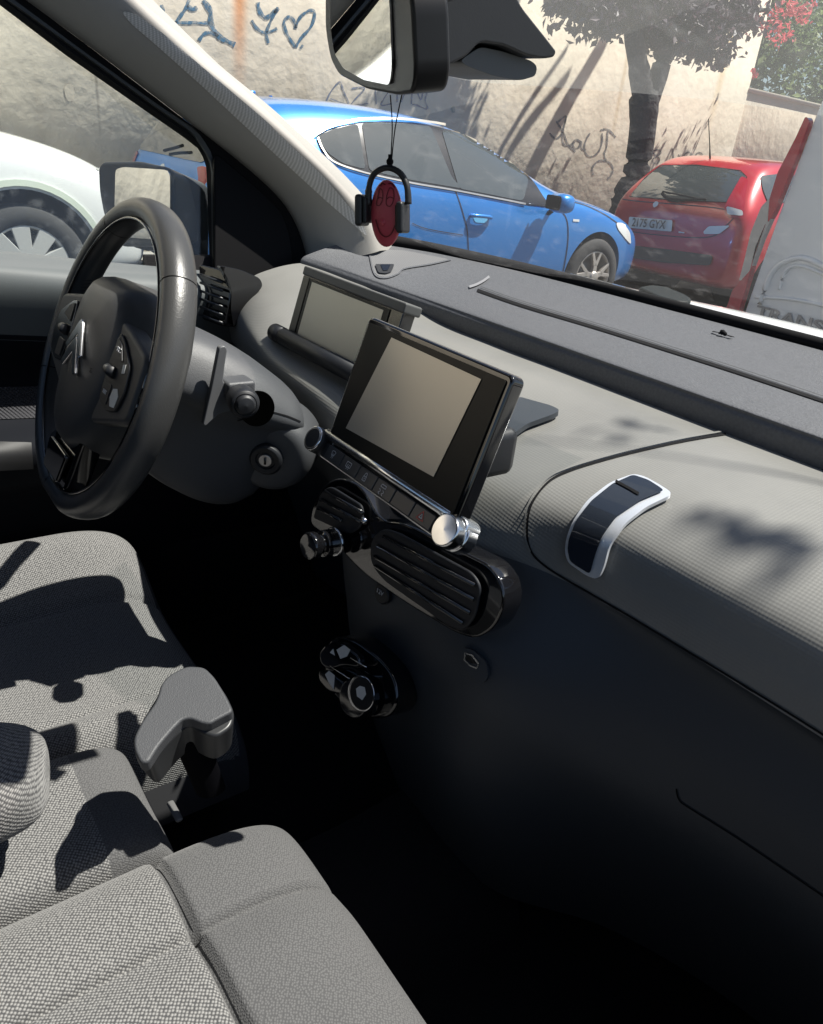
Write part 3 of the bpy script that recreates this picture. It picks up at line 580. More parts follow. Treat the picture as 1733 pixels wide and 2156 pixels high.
prism('window_glass', [TB(a, b, -.03) for a, b in ((-700, -560), (0, 5), (426, 312), (440, 345), (446, 575), (0, 530), (-700, 470))], (1, 0, .33), .003, win_m, body)
# windscreen: curved sheet from its base to the header
wsr = []
for i, t in enumerate(np.linspace(0, 1, 25)):
    x = -.70+1.40*t; e = abs(x)/.70
    row = []
    base = (1.17-.29*e**2.4, 1.043+.030*e**2); topp = (.42-.14*e**2, 1.50-.075*e**2)
    for j in range(13):
        f = j/12; row.append(Vector((x*(1-.16*f), base[0]+(topp[0]-base[0])*f, base[1]+(topp[1]-base[1])*f+.02*math.sin(math.pi*f))))
    wsr.append(row)
ws = grid('windscreen', wsr, ws_m, body)
T_ws = bvh(ws)
# black border + lower seal of the windscreen
tube('windscreen_seal', [(x, y+.012, z+.004) for x, y, z in bk], .011, seal_m, body, res=90)
# pale see-through film painting the bright reflection high on the windscreen
sb_m = glass('haze_band', (.93, .95, .95), .3, film=.10, dust=.0, dcol=(.9, .9, .88))
Nn = sb_m.node_tree.nodes; hs = waves.__code__ and None
stamp('haze_band', [(872, 150), (1000, 176), (1300, 196), (1500, 214), (1733, 249), (1800, 262), (1800, -60), (860, -60)], T_ws, -.002, sb_m, body, step=25)
# driver door
Kd = []
for y in (-.9, -.5, -.2, .1, .35, .50, .62, .70):
    z0 = 1.055-.045*max(0, (y-.1)/.5); Kd.append([(-.775, y, z0-.01), (-.758, y, z0), (-.735, y, z0), (-.712, y, z0-.008), (-.693, y, z0-.022), (-.690, y, z0-.05-.03*max(0, .35-y)), (-.71, y, z0-.12), (-.745, y, z0-.19), (-.73, y, .80), (-.66, y, .785), (-.65, y, .755), (-.67, y, .715), (-.72, y, .66), (-.76, y, .5), (-.79, y, .3)])
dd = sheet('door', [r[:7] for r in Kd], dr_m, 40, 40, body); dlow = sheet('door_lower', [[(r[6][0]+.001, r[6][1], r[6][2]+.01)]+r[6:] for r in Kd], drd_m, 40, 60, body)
stamp('door_grab', [(-40, 931), (66, 933), (70, 986), (-40, 992)], bvh(dlow), .002, mat('grab_grey', (.015, .015, .016), .5), dlow, step=15)
sp_m = mat('door_speaker_cloth', (.03, .03, .035), .8); addbump(sp_m, waves(sp_m, ((0, 1, 0), (0, 0, 1)), .006), 1, .002)
stamp('speaker_cloth', [(-40, 815), (100, 812), (104, 880), (-40, 885)], bvh(dlow), .0015, sp_m, dlow, step=15)
# passenger door lower half, floor, firewall: out of the light
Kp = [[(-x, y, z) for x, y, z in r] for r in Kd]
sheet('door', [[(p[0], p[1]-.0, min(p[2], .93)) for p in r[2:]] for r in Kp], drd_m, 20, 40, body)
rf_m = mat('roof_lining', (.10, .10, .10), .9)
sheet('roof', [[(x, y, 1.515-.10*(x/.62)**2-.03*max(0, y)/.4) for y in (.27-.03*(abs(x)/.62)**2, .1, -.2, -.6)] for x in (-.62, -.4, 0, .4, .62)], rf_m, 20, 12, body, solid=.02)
box('rear_light_block', (0, -.62, .70), (1.5, .06, .86), car_m, body)  # added dark panel in place of seatbacks, holds off light from behind
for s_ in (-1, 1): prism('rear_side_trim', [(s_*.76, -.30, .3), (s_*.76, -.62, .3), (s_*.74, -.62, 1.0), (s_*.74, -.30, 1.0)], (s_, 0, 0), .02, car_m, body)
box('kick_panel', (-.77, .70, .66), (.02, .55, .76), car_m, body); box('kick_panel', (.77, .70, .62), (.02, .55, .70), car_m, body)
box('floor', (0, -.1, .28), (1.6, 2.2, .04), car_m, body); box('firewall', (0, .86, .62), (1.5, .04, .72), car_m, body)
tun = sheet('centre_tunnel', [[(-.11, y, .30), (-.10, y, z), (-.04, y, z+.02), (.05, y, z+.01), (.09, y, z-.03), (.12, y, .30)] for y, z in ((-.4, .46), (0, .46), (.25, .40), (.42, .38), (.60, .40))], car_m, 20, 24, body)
# cowl, wiper, bonnet of our own car
wh_m = mat('white_paint', (.72, .73, .72), .25, coat=1)
Kh = []
for x in (-.72, -.5, -.25, 0, .25, .5, .72):
    e = abs(x)/.72; Kh.append([(x, 1.12+.08-.27*e**2.2, 1.018), (x, 1.29-.27*e**2.2, 1.042), (x, 1.45, 1.005), (x, 1.75, .93), (x, 2.0, .84), (x, 2.12, .68), (x, 2.14, .4)])
bon = sheet('bonnet', Kh, wh_m, 40, 40, body)
cow = sheet('cowl', [[(x, 1.10+.11-.28*(abs(x)/.72)**2.2, 1.0), (x, 1.18-.28*(abs(x)/.72)**2.2+.02, 1.008), (x, 1.235-.27*(abs(x)/.72)**2.2, 1.005)] for x in (-.72, -.5, -.25, 0, .25, .5, .72)], blk_m, 40, 6, body)
wpr = thing('windscreen_wiper', 'dark grey wiper arm resting at the foot of the windscreen', 'wiper', tuple(at(1400, 640, 'z', 1.045)))
def WPt(a, b): return at(a, b, 'z', 1.035)
wi_m = mat('wiper_grey', (.014, .018, .019), .6, spec=.15)
prism('wiper_pivot', [WPt(a, b) for a, b in ((1340, 622), (1365, 617), (1400, 621), (1440, 638), (1452, 647), (1448, 654), (1420, 652), (1385, 643))], (0, 0, 1), .016, wi_m, wpr, r=.01, bevel=.005, seg=3)
tube('wiper_arm', [WPt(1350, 632), WPt(1325, 626), WPt(1312, 618), WPt(1290, 622)], .005, wi_m, wpr, res=10)
tube('wiper_blade', [WPt(1290, 622), WPt(1200, 598), WPt(1080, 570), WPt(950, 541)], .004, seal_m, wpr, res=10)
# side mirror
mp = thing('side_mirror', 'dark grey door mirror reflecting a branch outside the driver window', 'mirror', tuple(at(300, 440, 'x', -.92)))
mo = [(205, 350), (215, 338), (290, 337), (355, 348), (400, 375), (435, 400), (440, 450), (436, 540), (330, 535), (240, 505), (215, 450), (205, 400)]
nM = Vector((.35, -1, .17)).normalized(); pM = at(290, 400, 'x', -.92)
def MM(a, b, d=0): return atp(a, b, pM+nM*d, nM)
mo1 = [(204, 352), (214, 338), (290, 337), (350, 350), (364, 362), (366, 440), (362, 520), (250, 520), (216, 455), (206, 400)]
hs_ = prism('mirror_housing', [MM(a, b) for a, b in mo1], -nM, .10, mat('mirror_shell', (.022, .024, .026), .45, bump=.2, bscale=600, bd=.0004), mp, r=.015, bevel=.012, seg=4, taper=.2)
prism('mirror_glass', [MM(a, b, .0025) for a, b in ((245, 357), (262, 352), (352, 358), (360, 368), (360, 450), (340, 505), (265, 500), (243, 440))], nM, .002, mir_m, hs_, r=.008)
lo_ = prism('lower_shell', [at(a, b, 'x', -.93) for a, b in ((258, 488), (300, 482), (335, 492), (336, 520), (315, 530), (280, 520))], (-1, .2, 0), .02, MATS['mirror_shell'], mp, r=.006, bevel=.004)
prism('red_reflector', [at(a, b, 'x', -.928) for a, b in ((268, 492), (298, 486), (328, 498), (331, 510), (312, 514), (288, 506))], (1, 0, 0), .003, mat('reflector_red', (.75, .02, .05), .2, coat=1), lo_, r=.004)
prism('mirror_arm', [at(a, b, 'x', -.86) for a, b in ((366, 360), (400, 375), (432, 400), (440, 450), (438, 552), (330, 530), (366, 500))], (-1, .2, 0), .06, MATS['mirror_shell'], mp, r=.012, bevel=.006)

# ================================================================ interior mirror, sensor housing, charm
nR = Vector((-.29, -.94, -.17)).normalized(); pR = Vector((.035, .3125, 1.313))
def RM(a, b, d=0): return atp(a, b, pR+nR*d, nR)
rm = thing('rear_view_mirror', 'black framed rear view mirror hanging at the top of the windscreen', 'mirror', tuple(pR))
fr = [(684, -110), (684, 60), (695, 125), (712, 158), (770, 188), (835, 201), (868, 196), (874, 150), (866, 0), (840, -130)]
hou = prism('mirror_housing', [RM(a, b) for a, b in fr], -nR, .022, mat('mirror_frame', (.010, .010, .011), .4), rm, r=.008, bevel=.0025, seg=3)
prism('mirror_glass', [RM(a, b, .0006) for a, b in ((699, -100), (699, 58), (707, 112), (726, 144), (770, 168), (824, 179), (829, 140), (824, 0), (810, -110))], nR, .0012, mir_m, hou, r=.006)
tube('mirror_mount', [pR-nR*.02+Vector((.03, 0, .02)), pR+Vector((.05, .07, .05)), pR+Vector((.04, .12, .09))], .012, blk_m, rm, res=8)
sh = thing('sensor_housing', 'black camera housing against the windscreen to the right of the rear view mirror', 'sensor housing', (0, .47, 1.36))
def HS(a, b, x): return at(a, b, 'x', x)
hA = [HS(a, b, .035) for a, b in ((865, -120), (865, 30), (872, 110), (890, 150), (940, 140), (985, 118), (1010, 88), (1060, 95), (1110, 118), (1145, 124), (1168, 120), (1173, 108), (1150, 78), (1100, 15), (1060, -60), (1010, -160))]
prism('housing_shell', hA, (-1, 0, 0), .085, blk_m, sh, r=.006, bevel=.006, seg=3)
prism('lens_cover', [HS(a, b, .025) for a, b in ((968, 128), (990, 112), (1012, 98), (1060, 108), (1120, 128), (1132, 140), (1128, 160), (1095, 170), (1040, 160), (985, 140))], (-1, 0, 0), .06, mat('lens_cover_grey', (.12, .125, .13), .5), sh, r=.006, bevel=.006, seg=3)
ch = thing('hanging_charm', 'red smiling face charm wearing black headphones, hung by a cord under the rear view mirror', 'car charm', tuple(at(820, 440, 'x', 0)))
nC = Vector((.50, -.80, .05)).normalized(); pC = at(820, 440, 'x', -.005)
def CH(a, b, d=0): return atp(a, b, pC+nC*d, nC)
tube('cord', [CH(822, 200, -.004), CH(826, 270), CH(822, 345)], .0005, seal_m, ch, n=6, res=8); tube('cord', [CH(846, 200, -.004), CH(832, 270), CH(824, 345)], .0005, seal_m, ch, n=6, res=8)
tube('cord_knot', [CH(821, 325), CH(821, 350)], [.0014, .0028, .002], seal_m, ch, n=8, res=6)
rows = []
for i in range(15):
    f = i/14; th = math.pi*f; rows.append([CH(814+33*math.sin(th)**.8*math.cos(p)+0*f, 449+71*math.sin(th)**.8*math.sin(p), .0065*math.cos(th)) for p in [2*math.pi*j/36 for j in range(36)]])
fc = grid('face', rows, chm_m, ch, closev=True); T_fc = bvh(fc)
ln = mat('face_line', (.16, .012, .018), .5); hl = mat('face_raised', (.42, .06, .07), .4)
for nm_, L_, w_, m_ in (('eye', [(797, 412), (800, 398), (806, 402), (806, 420), (800, 432), (793, 430), (797, 412)], 2, ln), ('eye', [(815, 412), (821, 396), (829, 402), (829, 422), (822, 434), (814, 430), (815, 412)], 2, ln), ('eyebrow', [(800, 392), (806, 386), (812, 390)], 2.5, ln), ('eyebrow', [(818, 387), (826, 388), (831, 396)], 2.5, ln), ('smile', [(792, 462), (800, 488), (812, 498), (824, 492), (832, 474)], 2.5, ln), ('eyelid', [(794, 420), (800, 416), (806, 418)], 2, ln), ('eyelid', [(814, 420), (821, 415), (829, 418)], 2, ln)):
    stroke(nm_, L_, w_, T_fc, .0005, m_, fc, res=20)
cyl('nose', onto(805, 468, T_fc, -.001), nC, [(.003, 0), (.0026, .002), (.0001, .003)], chm_m, fc, seg=16)
hbk = mat('headphone_black', (.02, .021, .023), .4)
tube('headband', [CH(776, 432, .002), CH(777, 395, .002), (CH(788, 366, .002)), CH(815, 353, .002), CH(842, 364, .002), CH(857, 392, .002), CH(860, 430, .002)], .0030, hbk, ch, n=10, res=30, flat=.8)
for a, b in ((765, 410), (850, 425)):
    prism('ear_cup', [CH(a, b, -.008), CH(a+15, b, -.008), CH(a+15, b+66, -.008), CH(a, b+66, -.008)], nC, .018, hbk, ch, r=.003, bevel=.002)
    prism('ear_pad', [CH(a+(12 if a < 800 else -6), b+6, -.005), CH(a+(20 if a < 800 else 2), b+6, -.005), CH(a+(20 if a < 800 else 2), b+60, -.005), CH(a+(12 if a < 800 else -6), b+60, -.005)], nC, .013, leb_m, ch, r=.002, bevel=.0015)
# small black clip on the dash
cl = thing('dried_insect', 'tiny black dried insect with spread wings lying on the dash near the windscreen', 'insect', tuple(onto(1520, 710, T_top, 0)))
cc = onto(1520, 708, T_top, .003); tube('insect_body', [cc+Vector((-.006, 0, 0)), cc+Vector((0, 0, .003)), cc+Vector((.007, 0, 0))], [.0015, .004, .003, .001], seal_m, cl, res=6)
for a in (-1, 1): 
    prism('wing', [cc+Vector((0, 0, .001)), cc+Vector((a*.018, .004, 0)), cc+Vector((a*.016, -.003, 0))], (0, 0, 1), .0006, seal_m, cl)

# ================================================================ seats
def pillow(name, cx, cy, hw, hl, zb, h, fn, mats, parent, nu=150, nv=150, e1=.22, e2=.28, cut=None, parts=None):
    def cs_(t, e): a = (t-.5)*math.pi; return ssgn(math.sin(a), e), abs(math.cos(a))**e
    G_ = []
    for i in range(nu+1):
        t = i/nu; x_, sz = cs_(t, 1.0); row = []
        # near-uniform spacing on top, tight at the rim
        u = 2*t-1; ux = math.sin(u*math.pi/2)
        for j in range(nv+1):
            v = 2*j/nv-1; vy = math.sin(v*math.pi/2)
            fx = (1-abs(ux)**9)**(1/6.); fy = (1-abs(vy)**12)**(1/6.)
            X = cx+hw*ux; Y = cy+hl*vy; z = zb+(h+fn(X, Y))*fx*fy; row.append((X, Y, z))
        G_.append(row)
    # split by a function into named parts
    A_ = np.array(G_, float); dU = np.concatenate([np.zeros((1, nv+1)), np.cumsum(np.linalg.norm(np.diff(A_, axis=0), axis=2), 0)]); dV = np.concatenate([np.zeros((nu+1, 1)), np.cumsum(np.linalg.norm(np.diff(A_, axis=1), axis=2), 1)], 1)
    dU = dU-dU[nu//2]; dV = dV-dV[:, nv//2:nv//2+1]; UU, VV = dU.ravel(), dV.ravel()
    vs = [p for r in G_ for p in r]; groups = {}
    for i in range(nu):
        for j in range(nv):
            q = (i*(nv+1)+j, i*(nv+1)+j+1, (i+1)*(nv+1)+j+1, (i+1)*(nv+1)+j); c = np.mean([vs[k] for k in q], axis=0); groups.setdefault(parts(c), []).append(q)
    for (nm, m), fs in groups.items():
        used = sorted({k for q in fs for k in q}); mp_ = {k: i for i, k in enumerate(used)}
        o_ = mesh(nm, [vs[k] for k in used], [tuple(mp_[k] for k in q) for q in fs], m, parent); setuv(o_, [UU[k] for k in used], [VV[k] for k in used])
def gs(d, w): return math.exp(-(d/w)**2)
ps = thing('passenger_seat', 'sunlit light grey woven passenger seat cushion in the near corner', 'car seat', (.28, -.05, .3))
def fp(x, y):
    d = 0.
    d -= .018*gs(y-.155, .004); d -= .016*gs(x-.095, .004) ; 
    d += .010*math.cos((x-.02)/.15*math.pi*2*.5)**2*(.5 if y < .155 else .2) if x < .095 else .012*(1-gs(x-.095, .03))
    d -= .010*max(0, (y-.18)/.1)**2
    return d
pillow('cushion', .31, -.12, .34, .43, .42, .185, fp, None, ps, nu=230, nv=260, parts=lambda c: ('seat_side', sid_m) if c[2] < .50 else (('front_bolster', pla_m) if c[1] > .155 or c[0] > .55 else ('woven_panel', wov_m)) if c[0] < .095 or c[1] > .155 else ('bolster', pla_m) if c[0] > .25 else ('woven_panel', wov_m))
ds = thing('driver_seat', 'driver seat cushion of woven fabric crossed by the dark shadow of the wheel', 'car seat', (-.38, 0, .3))
def fd(x, y):
    d = .080*gs(x+.64, .085)+.022*gs(x+.245, .035)-.010*gs(x+.525, .006)-.008*gs(x+.285, .006)
    d -= .012*max(0, (y-.22)/.1)**2
    return d
pillow('cushion', -.450, -.05, .245, .40, .40, .155, fd, None, ds, parts=lambda c: ('seat_side', sid_m) if c[2] < .47 else ('front_bolster', mat('seat_front_fabric', (.045, .048, .055), .9) if 'seat_front_fabric' not in MATS else MATS['seat_front_fabric']) if c[1] > .335 else ('woven_panel', wov_m))
cc_ = thing('centre_cushion', 'narrow woven centre cushion with plain fabric front between the two seats', 'car seat', (-.08, 0, .3))
pillow('cushion', -.118, -.12, .092, .31, .42, .172, lambda x, y: -.004*gs(x+.105, .05), None, cc_, parts=lambda c: ('seat_side', sid_m) if c[2] < .47 else ('front_bolster', pla_m) if c[1] > .118 else ('woven_panel', wov_m), nu=60)
box('buckle_trim', at(368, 1708, 'z', .592), (.030, .008, .005), mat('seat_trim_grey', (.11, .11, .11), .5), cc_, bevel=.006)
ar = thing('armrest', 'woven armrest end with black plastic underside at the left edge', 'armrest', (-.2, -.15, .7))
c0 = at(-85, 1615, 'z', .71)
rows = []
axA = Vector((.25, .97, 0)).normalized(); axB = Vector((.97, -.25, 0)).normalized()
for i in range(25):
    th = math.pi*i/24; f = ssgn(math.cos(th), .7); s_ = abs(math.sin(th))**.5
    rows.append([Vector((c0.x, c0.y-.06, .70))+axA*(f*.13)+axB*(.062*s_*ssgn(math.cos(p), .7))+Vector((0, 0, .042*s_*ssgn(math.sin(p), .7))) for p in [2*math.pi*j/48-math.pi/2 for j in range(49)]])
grid('armrest_pad', [[tuple(p) for p in r] for r in rows], wov_m, ar)
prism('armrest_base', [at(a, b, 'z', .655) for a, b in ((-80, 1625), (20, 1640), (52, 1670), (30, 1710), (-80, 1760))], (0, 0, 1), -.03, blk_m, ar, r=.01, bevel=.004)
bpy.context.view_layer.update()
for th_, LL in ():
    T_ = bvh(*[c for c in th_.children if c.type == 'MESH'])
    for L_ in LL: stroke('seam_piping', L_, 2.5, T_, .0008, mat('seam_thread', (.03, .03, .032), .9) if 'seam_thread' not in MATS else MATS['seam_thread'], th_, res=60)
# ================================================================ handbrake
hb = thing('handbrake', 'chunky grey handbrake grip raised between the two front seats', 'handbrake', (-.06, .12, .5))
hbn = Vector((.25, -.15, 1)).normalized(); hp0 = Vector((-.05, .2, .765))
def HB(a, b, d=0): return atp(a, b, hp0+hbn*d, hbn)
top_out = [(282, 1578), (281, 1552), (300, 1515), (325, 1480), (333, 1462), (338, 1440), (355, 1420), (392, 1401), (430, 1403), (452, 1425), (475, 1462), (492, 1497), (470, 1508), (440, 1524), (425, 1522), (400, 1512), (384, 1514), (366, 1532), (335, 1568), (312, 1605), (296, 1606)]
g1 = prism('grip_skin', [HB(a, b) for a, b in top_out], -hbn, .016, hb_m, hb, r=.006, bevel=.005, seg=4)
prism('grip_side', [HB(a, b, -.013) for a, b in [(282, 1578), (281, 1550), (300, 1513), (333, 1460), (337, 1438), (392, 1400), (432, 1402), (478, 1462), (495, 1500), (489, 1530), (455, 1552), (430, 1545), (398, 1525), (372, 1545), (340, 1580), (315, 1612)]], -hbn, .046, hbs_m, hb, r=.009, bevel=.007, seg=4, taper=.08)
prism('lever_arm', [HB(352, 1550, -.04), HB(385, 1524, -.04), HB(440, 1536, -.04), HB(420, 1556, -.04), HB(380, 1568, -.04)], (0, .25, -1), .09, mat('lever_black', (.002, .002, .003), .8, spec=.05), hb, r=.008, bevel=.006, taper=.1)
# ================================================================ the street
asp = mat('asphalt', (.060, .062, .066), .85, bump=.6, bscale=90, noise=.25, nscale=1.2, bd=.01)
G0 = [[(x, y, 0) for y in (-60, -10, 0, 10, 60, 150)] for x in (-150, -20, -5, 5, 60, 150)]
tag(grid('road', G0, asp), kind='structure')
tag(box('pavement', (-6.42, 10, .065), (.62, 90, .13), mat('paving', (.28, .27, .25), .8, bump=.4, bscale=40, noise=.2, nscale=3), None, bevel=.02), kind='structure')
# the wall
wm = mat('rendered_concrete', (.58, .515, .415), .92, bump=.36, bscale=9, noise=.12, nscale=1.6, bd=.035, detail=15)
N = wm.node_tree.nodes; L = wm.node_tree.links; p = N['Principled BSDF']; base = p.inputs['Base Color'].links[0].from_socket
tc = N.new('ShaderNodeTexCoord'); sx = N.new('ShaderNodeSeparateXYZ'); L.new(tc.outputs['Object'], sx.inputs[0])
def band(sock, c, wd, out=(1, 0)):
    a = N.new('ShaderNodeMath'); a.operation = 'SUBTRACT'; L.new(sock, a.inputs[0]); a.inputs[1].default_value = c
    b = N.new('ShaderNodeMath'); b.operation = 'ABSOLUTE'; L.new(a.outputs[0], b.inputs[0])
    r = N.new('ShaderNodeMapRange'); r.inputs[1].default_value = 0; r.inputs[2].default_value = wd; r.inputs[3].default_value = 1; r.inputs[4].default_value = 0; r.interpolation_type = 'SMOOTHSTEP'; L.new(b.outputs[0], r.inputs[0]); return r.outputs[0]
def mulm(a, b):
    m = N.new('ShaderNodeMath'); m.operation = 'MULTIPLY'; L.new(a, m.inputs[0])
    if isinstance(b, float): m.inputs[1].default_value = b
    else: L.new(b, m.inputs[1])
    return m.outputs[0]
cur = base
def over(cur, fac, col):
    mx = N.new('ShaderNodeMix'); mx.data_type = 'RGBA'; L.new(fac, mx.inputs[0]); L.new(cur, mx.inputs[6]); mx.inputs[7].default_value = (*col, 1); return mx.outputs[2]
# vertical drip staining: noise stretched along z
mp = N.new('ShaderNodeMapping'); mp.inputs['Scale'].default_value = (1, 2.2, .16); L.new(tc.outputs['Object'], mp.inputs[0])
nz = N.new('ShaderNodeTexNoise'); nz.inputs['Scale'].default_value = 2.3; nz.inputs['Detail'].default_value = 6; L.new(mp.outputs[0], nz.inputs['Vector'])
r1 = N.new('ShaderNodeMapRange'); r1.inputs[1].default_value = .55; r1.inputs[2].default_value = .75; r1.inputs[4].default_value = .28; L.new(nz.outputs[0], r1.inputs[0]); cur = over(cur, r1.outputs[0], (.30, .245, .17))
n2 = N.new('ShaderNodeTexNoise'); n2.inputs['Scale'].default_value = .9; n2.inputs['Detail'].default_value = 9; L.new(tc.outputs['Object'], n2.inputs['Vector'])
r2 = N.new('ShaderNodeMapRange'); r2.inputs[1].default_value = .56; r2.inputs[2].default_value = .66; r2.inputs[4].default_value = .35; L.new(n2.outputs[0], r2.inputs[0]); cur = over(cur, r2.outputs[0], (.62, .58, .50))
for yc, wd, zc, zw, s, c in ((3.245, .10, 2.7, 1.5, 1.2, (.45, .15, .03)), (3.30, .17, 2.7, 1.0, .5, (.45, .27, .12)), (8.25, .06, 2.3, 1.4, .5, (.34, .24, .12)), (10.2, .12, 2.8, 1.3, .6, (.45, .30, .12)), (2.02, .02, 1.4, .55, .5, (.14, .12, .10)), (5.9, .1, 3.0, 1.2, .4, (.36, .27, .16))):
    cur = over(cur, mulm(mulm(band(sx.outputs[1], yc, wd), band(sx.outputs[2], zc, zw)), s), c)
L.new(cur, p.inputs['Base Color'])
XW = -6.6
wall = thing('street_wall', 'tall rough beige rendered wall with rust streak and graffiti behind the parked cars', 'wall', (XW-.15, 2, 0))
box('wall_face', (XW-.15, -7.05, 2.1), (.3, 35.9, 4.2), wm, wall)
wall2 = thing('low_street_wall', 'lower stretch of beige wall with greenery above it, right of the tree', 'wall', (XW-.2, 20, 0))
box('wall_face', (XW-.17, 22.9, 1.17), (.3, 24, 2.36), wm, wall2); box('coping', (XW-.17, 22.9, 2.375), (.36, 24, .05), mat('coping_stone', (.5, .46, .38), .9, bump=.3, bscale=30), wall2)
def WP(a, b): return at(a, b, 'x', XW+.004)
def z1(L, s=.5): return [(a*.5, b*.5) for a, b in L]
def z2(L): return [(866.5+a*.5, b*.5) for a, b in L]
blu = mat('blue_spray', (.035, .13, .22), .7, noise=.3, nscale=20); bls = mat('dark_spray', (.13, .125, .13), .8, noise=.3, nscale=20); blb = mat('dull_blue_spray', (.12, .15, .22), .8)
strokes('blue_graffiti', [(8, z1([(680, 20), (690, 60), (710, 85), (735, 100)])), (7, z1([(735, 100), (765, 60), (785, 30), (795, 0)])), (6, z1([(690, 95), (770, 95), (850, 96), (885, 98)])), (10, z1([(855, 0), (885, 45), (890, 100), (925, 155), (990, 188)])), (7, z1([(838, 170), (860, 142), (890, 138), (920, 152)])), (6, z1([(640, -10), (636, 40), (650, 85)])), (8, z1([(790, 20), (810, 40), (830, 30)])),
    (8, z1([(1085, 10), (1095, 50), (1120, 74), (1150, 52), (1175, 35)])), (6, z1([(1170, 30), (1140, 90), (1122, 140), (1130, 182)])), (6, z1([(1060, 85), (1085, 122), (1120, 137), (1167, 120)])),
    (6, z1([(1245, 198), (1208, 140), (1196, 92), (1218, 70), (1238, 88), (1245, 118)])), (6, z1([(1245, 118), (1262, 75), (1300, 45), (1325, 52), (1312, 108), (1268, 160), (1245, 198)])), (9, z1([(1266, 194), (1274, 200)]))], 6, WP, blu, wall)
strokes('small_graffiti', [z1([(1370, 438), (1392, 388), (1430, 345), (1445, 380), (1465, 438), (1390, 415)]), z1([(1480, 372), (1535, 372), (1480, 440), (1550, 436)]), z1([(1580, 380), (1585, 438)]), z1([(1600, 380), (1640, 375), (1605, 440), (1650, 436)]), z2([(0, 438), (8, 350), (40, 420), (52, 338)]), z2([(70, 375), (58, 420), (66, 458), (20, 442), (2, 440)]), z2([(-60, 350), (-60, 430)]), z2([(-45, 352), (-20, 350), (-42, 430)])], 3, WP, blb, wall)
strokes('black_graffiti', [(3.5, z2(l)) for l in ([(582, 560), (605, 583), (628, 570), (640, 540), (652, 492), (632, 500), (612, 520)], [(610, 510), (640, 560), (655, 600), (690, 640)], [(650, 500), (636, 570), (640, 605), (665, 612), (690, 595)], [(712, 596), (692, 588), (680, 605), (688, 625), (706, 618), (714, 595), (716, 625), (735, 630)], [(752, 560), (735, 590), (728, 625), (745, 658), (778, 650), (800, 610), (803, 560)], [(795, 548), (828, 546), (860, 578)], [(826, 550), (822, 615), (812, 650), (822, 680)], [(765, 738), (762, 705), (788, 678), (826, 680), (848, 708), (842, 735), (825, 755)])], 3.5, WP, bls, wall)
strokes('black_graffiti', [(2.5, z2(l)) for l in ([(985, 690), (970, 670), (985, 635), (1002, 655), (990, 690)], [(1040, 630), (1015, 640), (1045, 670), (1030, 690), (1015, 672), (1050, 645), (1040, 630)], [(1100, 625), (1103, 665)], [(1125, 650), (1128, 662)], [(1165, 640), (1150, 652), (1158, 668), (1180, 650), (1165, 640)], [(1210, 640), (1195, 655), (1210, 668), (1225, 650), (1210, 640)])], 2.5, WP, bls, wall)
pat = mat('grey_patch', (.36, .32, .26), .95, bump=.8, bscale=15, bd=.01)
def blob(name, P, m, parent): prism(name, [WP(a, b) for a, b in P], (1, 0, 0), .002, m, parent, r=.05)
blob('render_patch', [(135, 180), (150, 174), (158, 190), (155, 212), (143, 214), (136, 198)], pat, wall)
0 and blob('render_patch', z2([(1240, 455), (1280, 448), (1286, 500), (1280, 560), (1250, 585), (1220, 570), (1218, 510)]), pat, wall)
0 and blob('render_patch', z2([(1500, 570), (1520, 545), (1545, 600), (1560, 660), (1530, 690), (1490, 670)]), pat, wall); blob('render_patch', z2([(170, 447), (184, 447), (184, 475), (170, 475)]), pat, wall)
for m_ in (blu, bls, blb):
    N = m_.node_tree.nodes; L = m_.node_tree.links; t = N.new('ShaderNodeTexNoise'); t.inputs['Scale'].default_value = 38; t.inputs['Detail'].default_value = 6; tcx = N.new('ShaderNodeTexCoord'); L.new(tcx.outputs['Object'], t.inputs['Vector'])
    r = N.new('ShaderNodeMapRange'); r.inputs[1].default_value = .38; r.inputs[2].default_value = .60; r.inputs[3].default_value = .97; r.inputs[4].default_value = .55; L.new(t.outputs[0], r.inputs[0])
    tt = N.new('ShaderNodeBsdfTransparent'); mx = N.new('ShaderNodeMixShader'); L.new(r.outputs[0], mx.inputs[0]); L.new(tt.outputs[0], mx.inputs[1]); L.new(N['Principled BSDF'].outputs[0], mx.inputs[2]); L.new(mx.outputs[0], N['Material Output'].inputs[0])
# ---------------------------------------------------------------- trees and greenery
def leafmesh(name, cen, rad, n, size, mats, parent, clusters=40, hang=.0):
    vs, fs = [], []; cl = []
    for _ in range(clusters):
        v = rng.normal(size=3); v /= np.linalg.norm(v); cl.append(np.array(cen)+v*np.array(rad)*rng.uniform(.35, 1.0))
    mi = []
    for i in range(n):
        c = cl[rng.integers(clusters)]+rng.normal(size=3)*np.array(rad)*.17
        a = rng.normal(size=3); a[2] -= hang; a /= np.linalg.norm(a); b = np.cross(a, rng.normal(size=3)); b /= np.linalg.norm(b); s = size*rng.uniform(.6, 1.3); q = len(vs)
        nn = np.cross(a, b)*s*.12
        vs += [c-a*s*.5, c+b*s*.27+nn, c+a*s*.5, c-b*s*.27+nn]; fs += [(q, q+1, q+2), (q, q+2, q+3)]; k = 0 if rng.uniform() < .8 else 1; mi += [k, k]
    NOFIX.add(name); o = mesh(name, vs, fs, mats[0], parent, smooth=False)
    for m in mats[1:]: o.data.materials.append(m)
    if len(mats) > 1: o.data.polygons.foreach_set('material_index', mi)
    return o
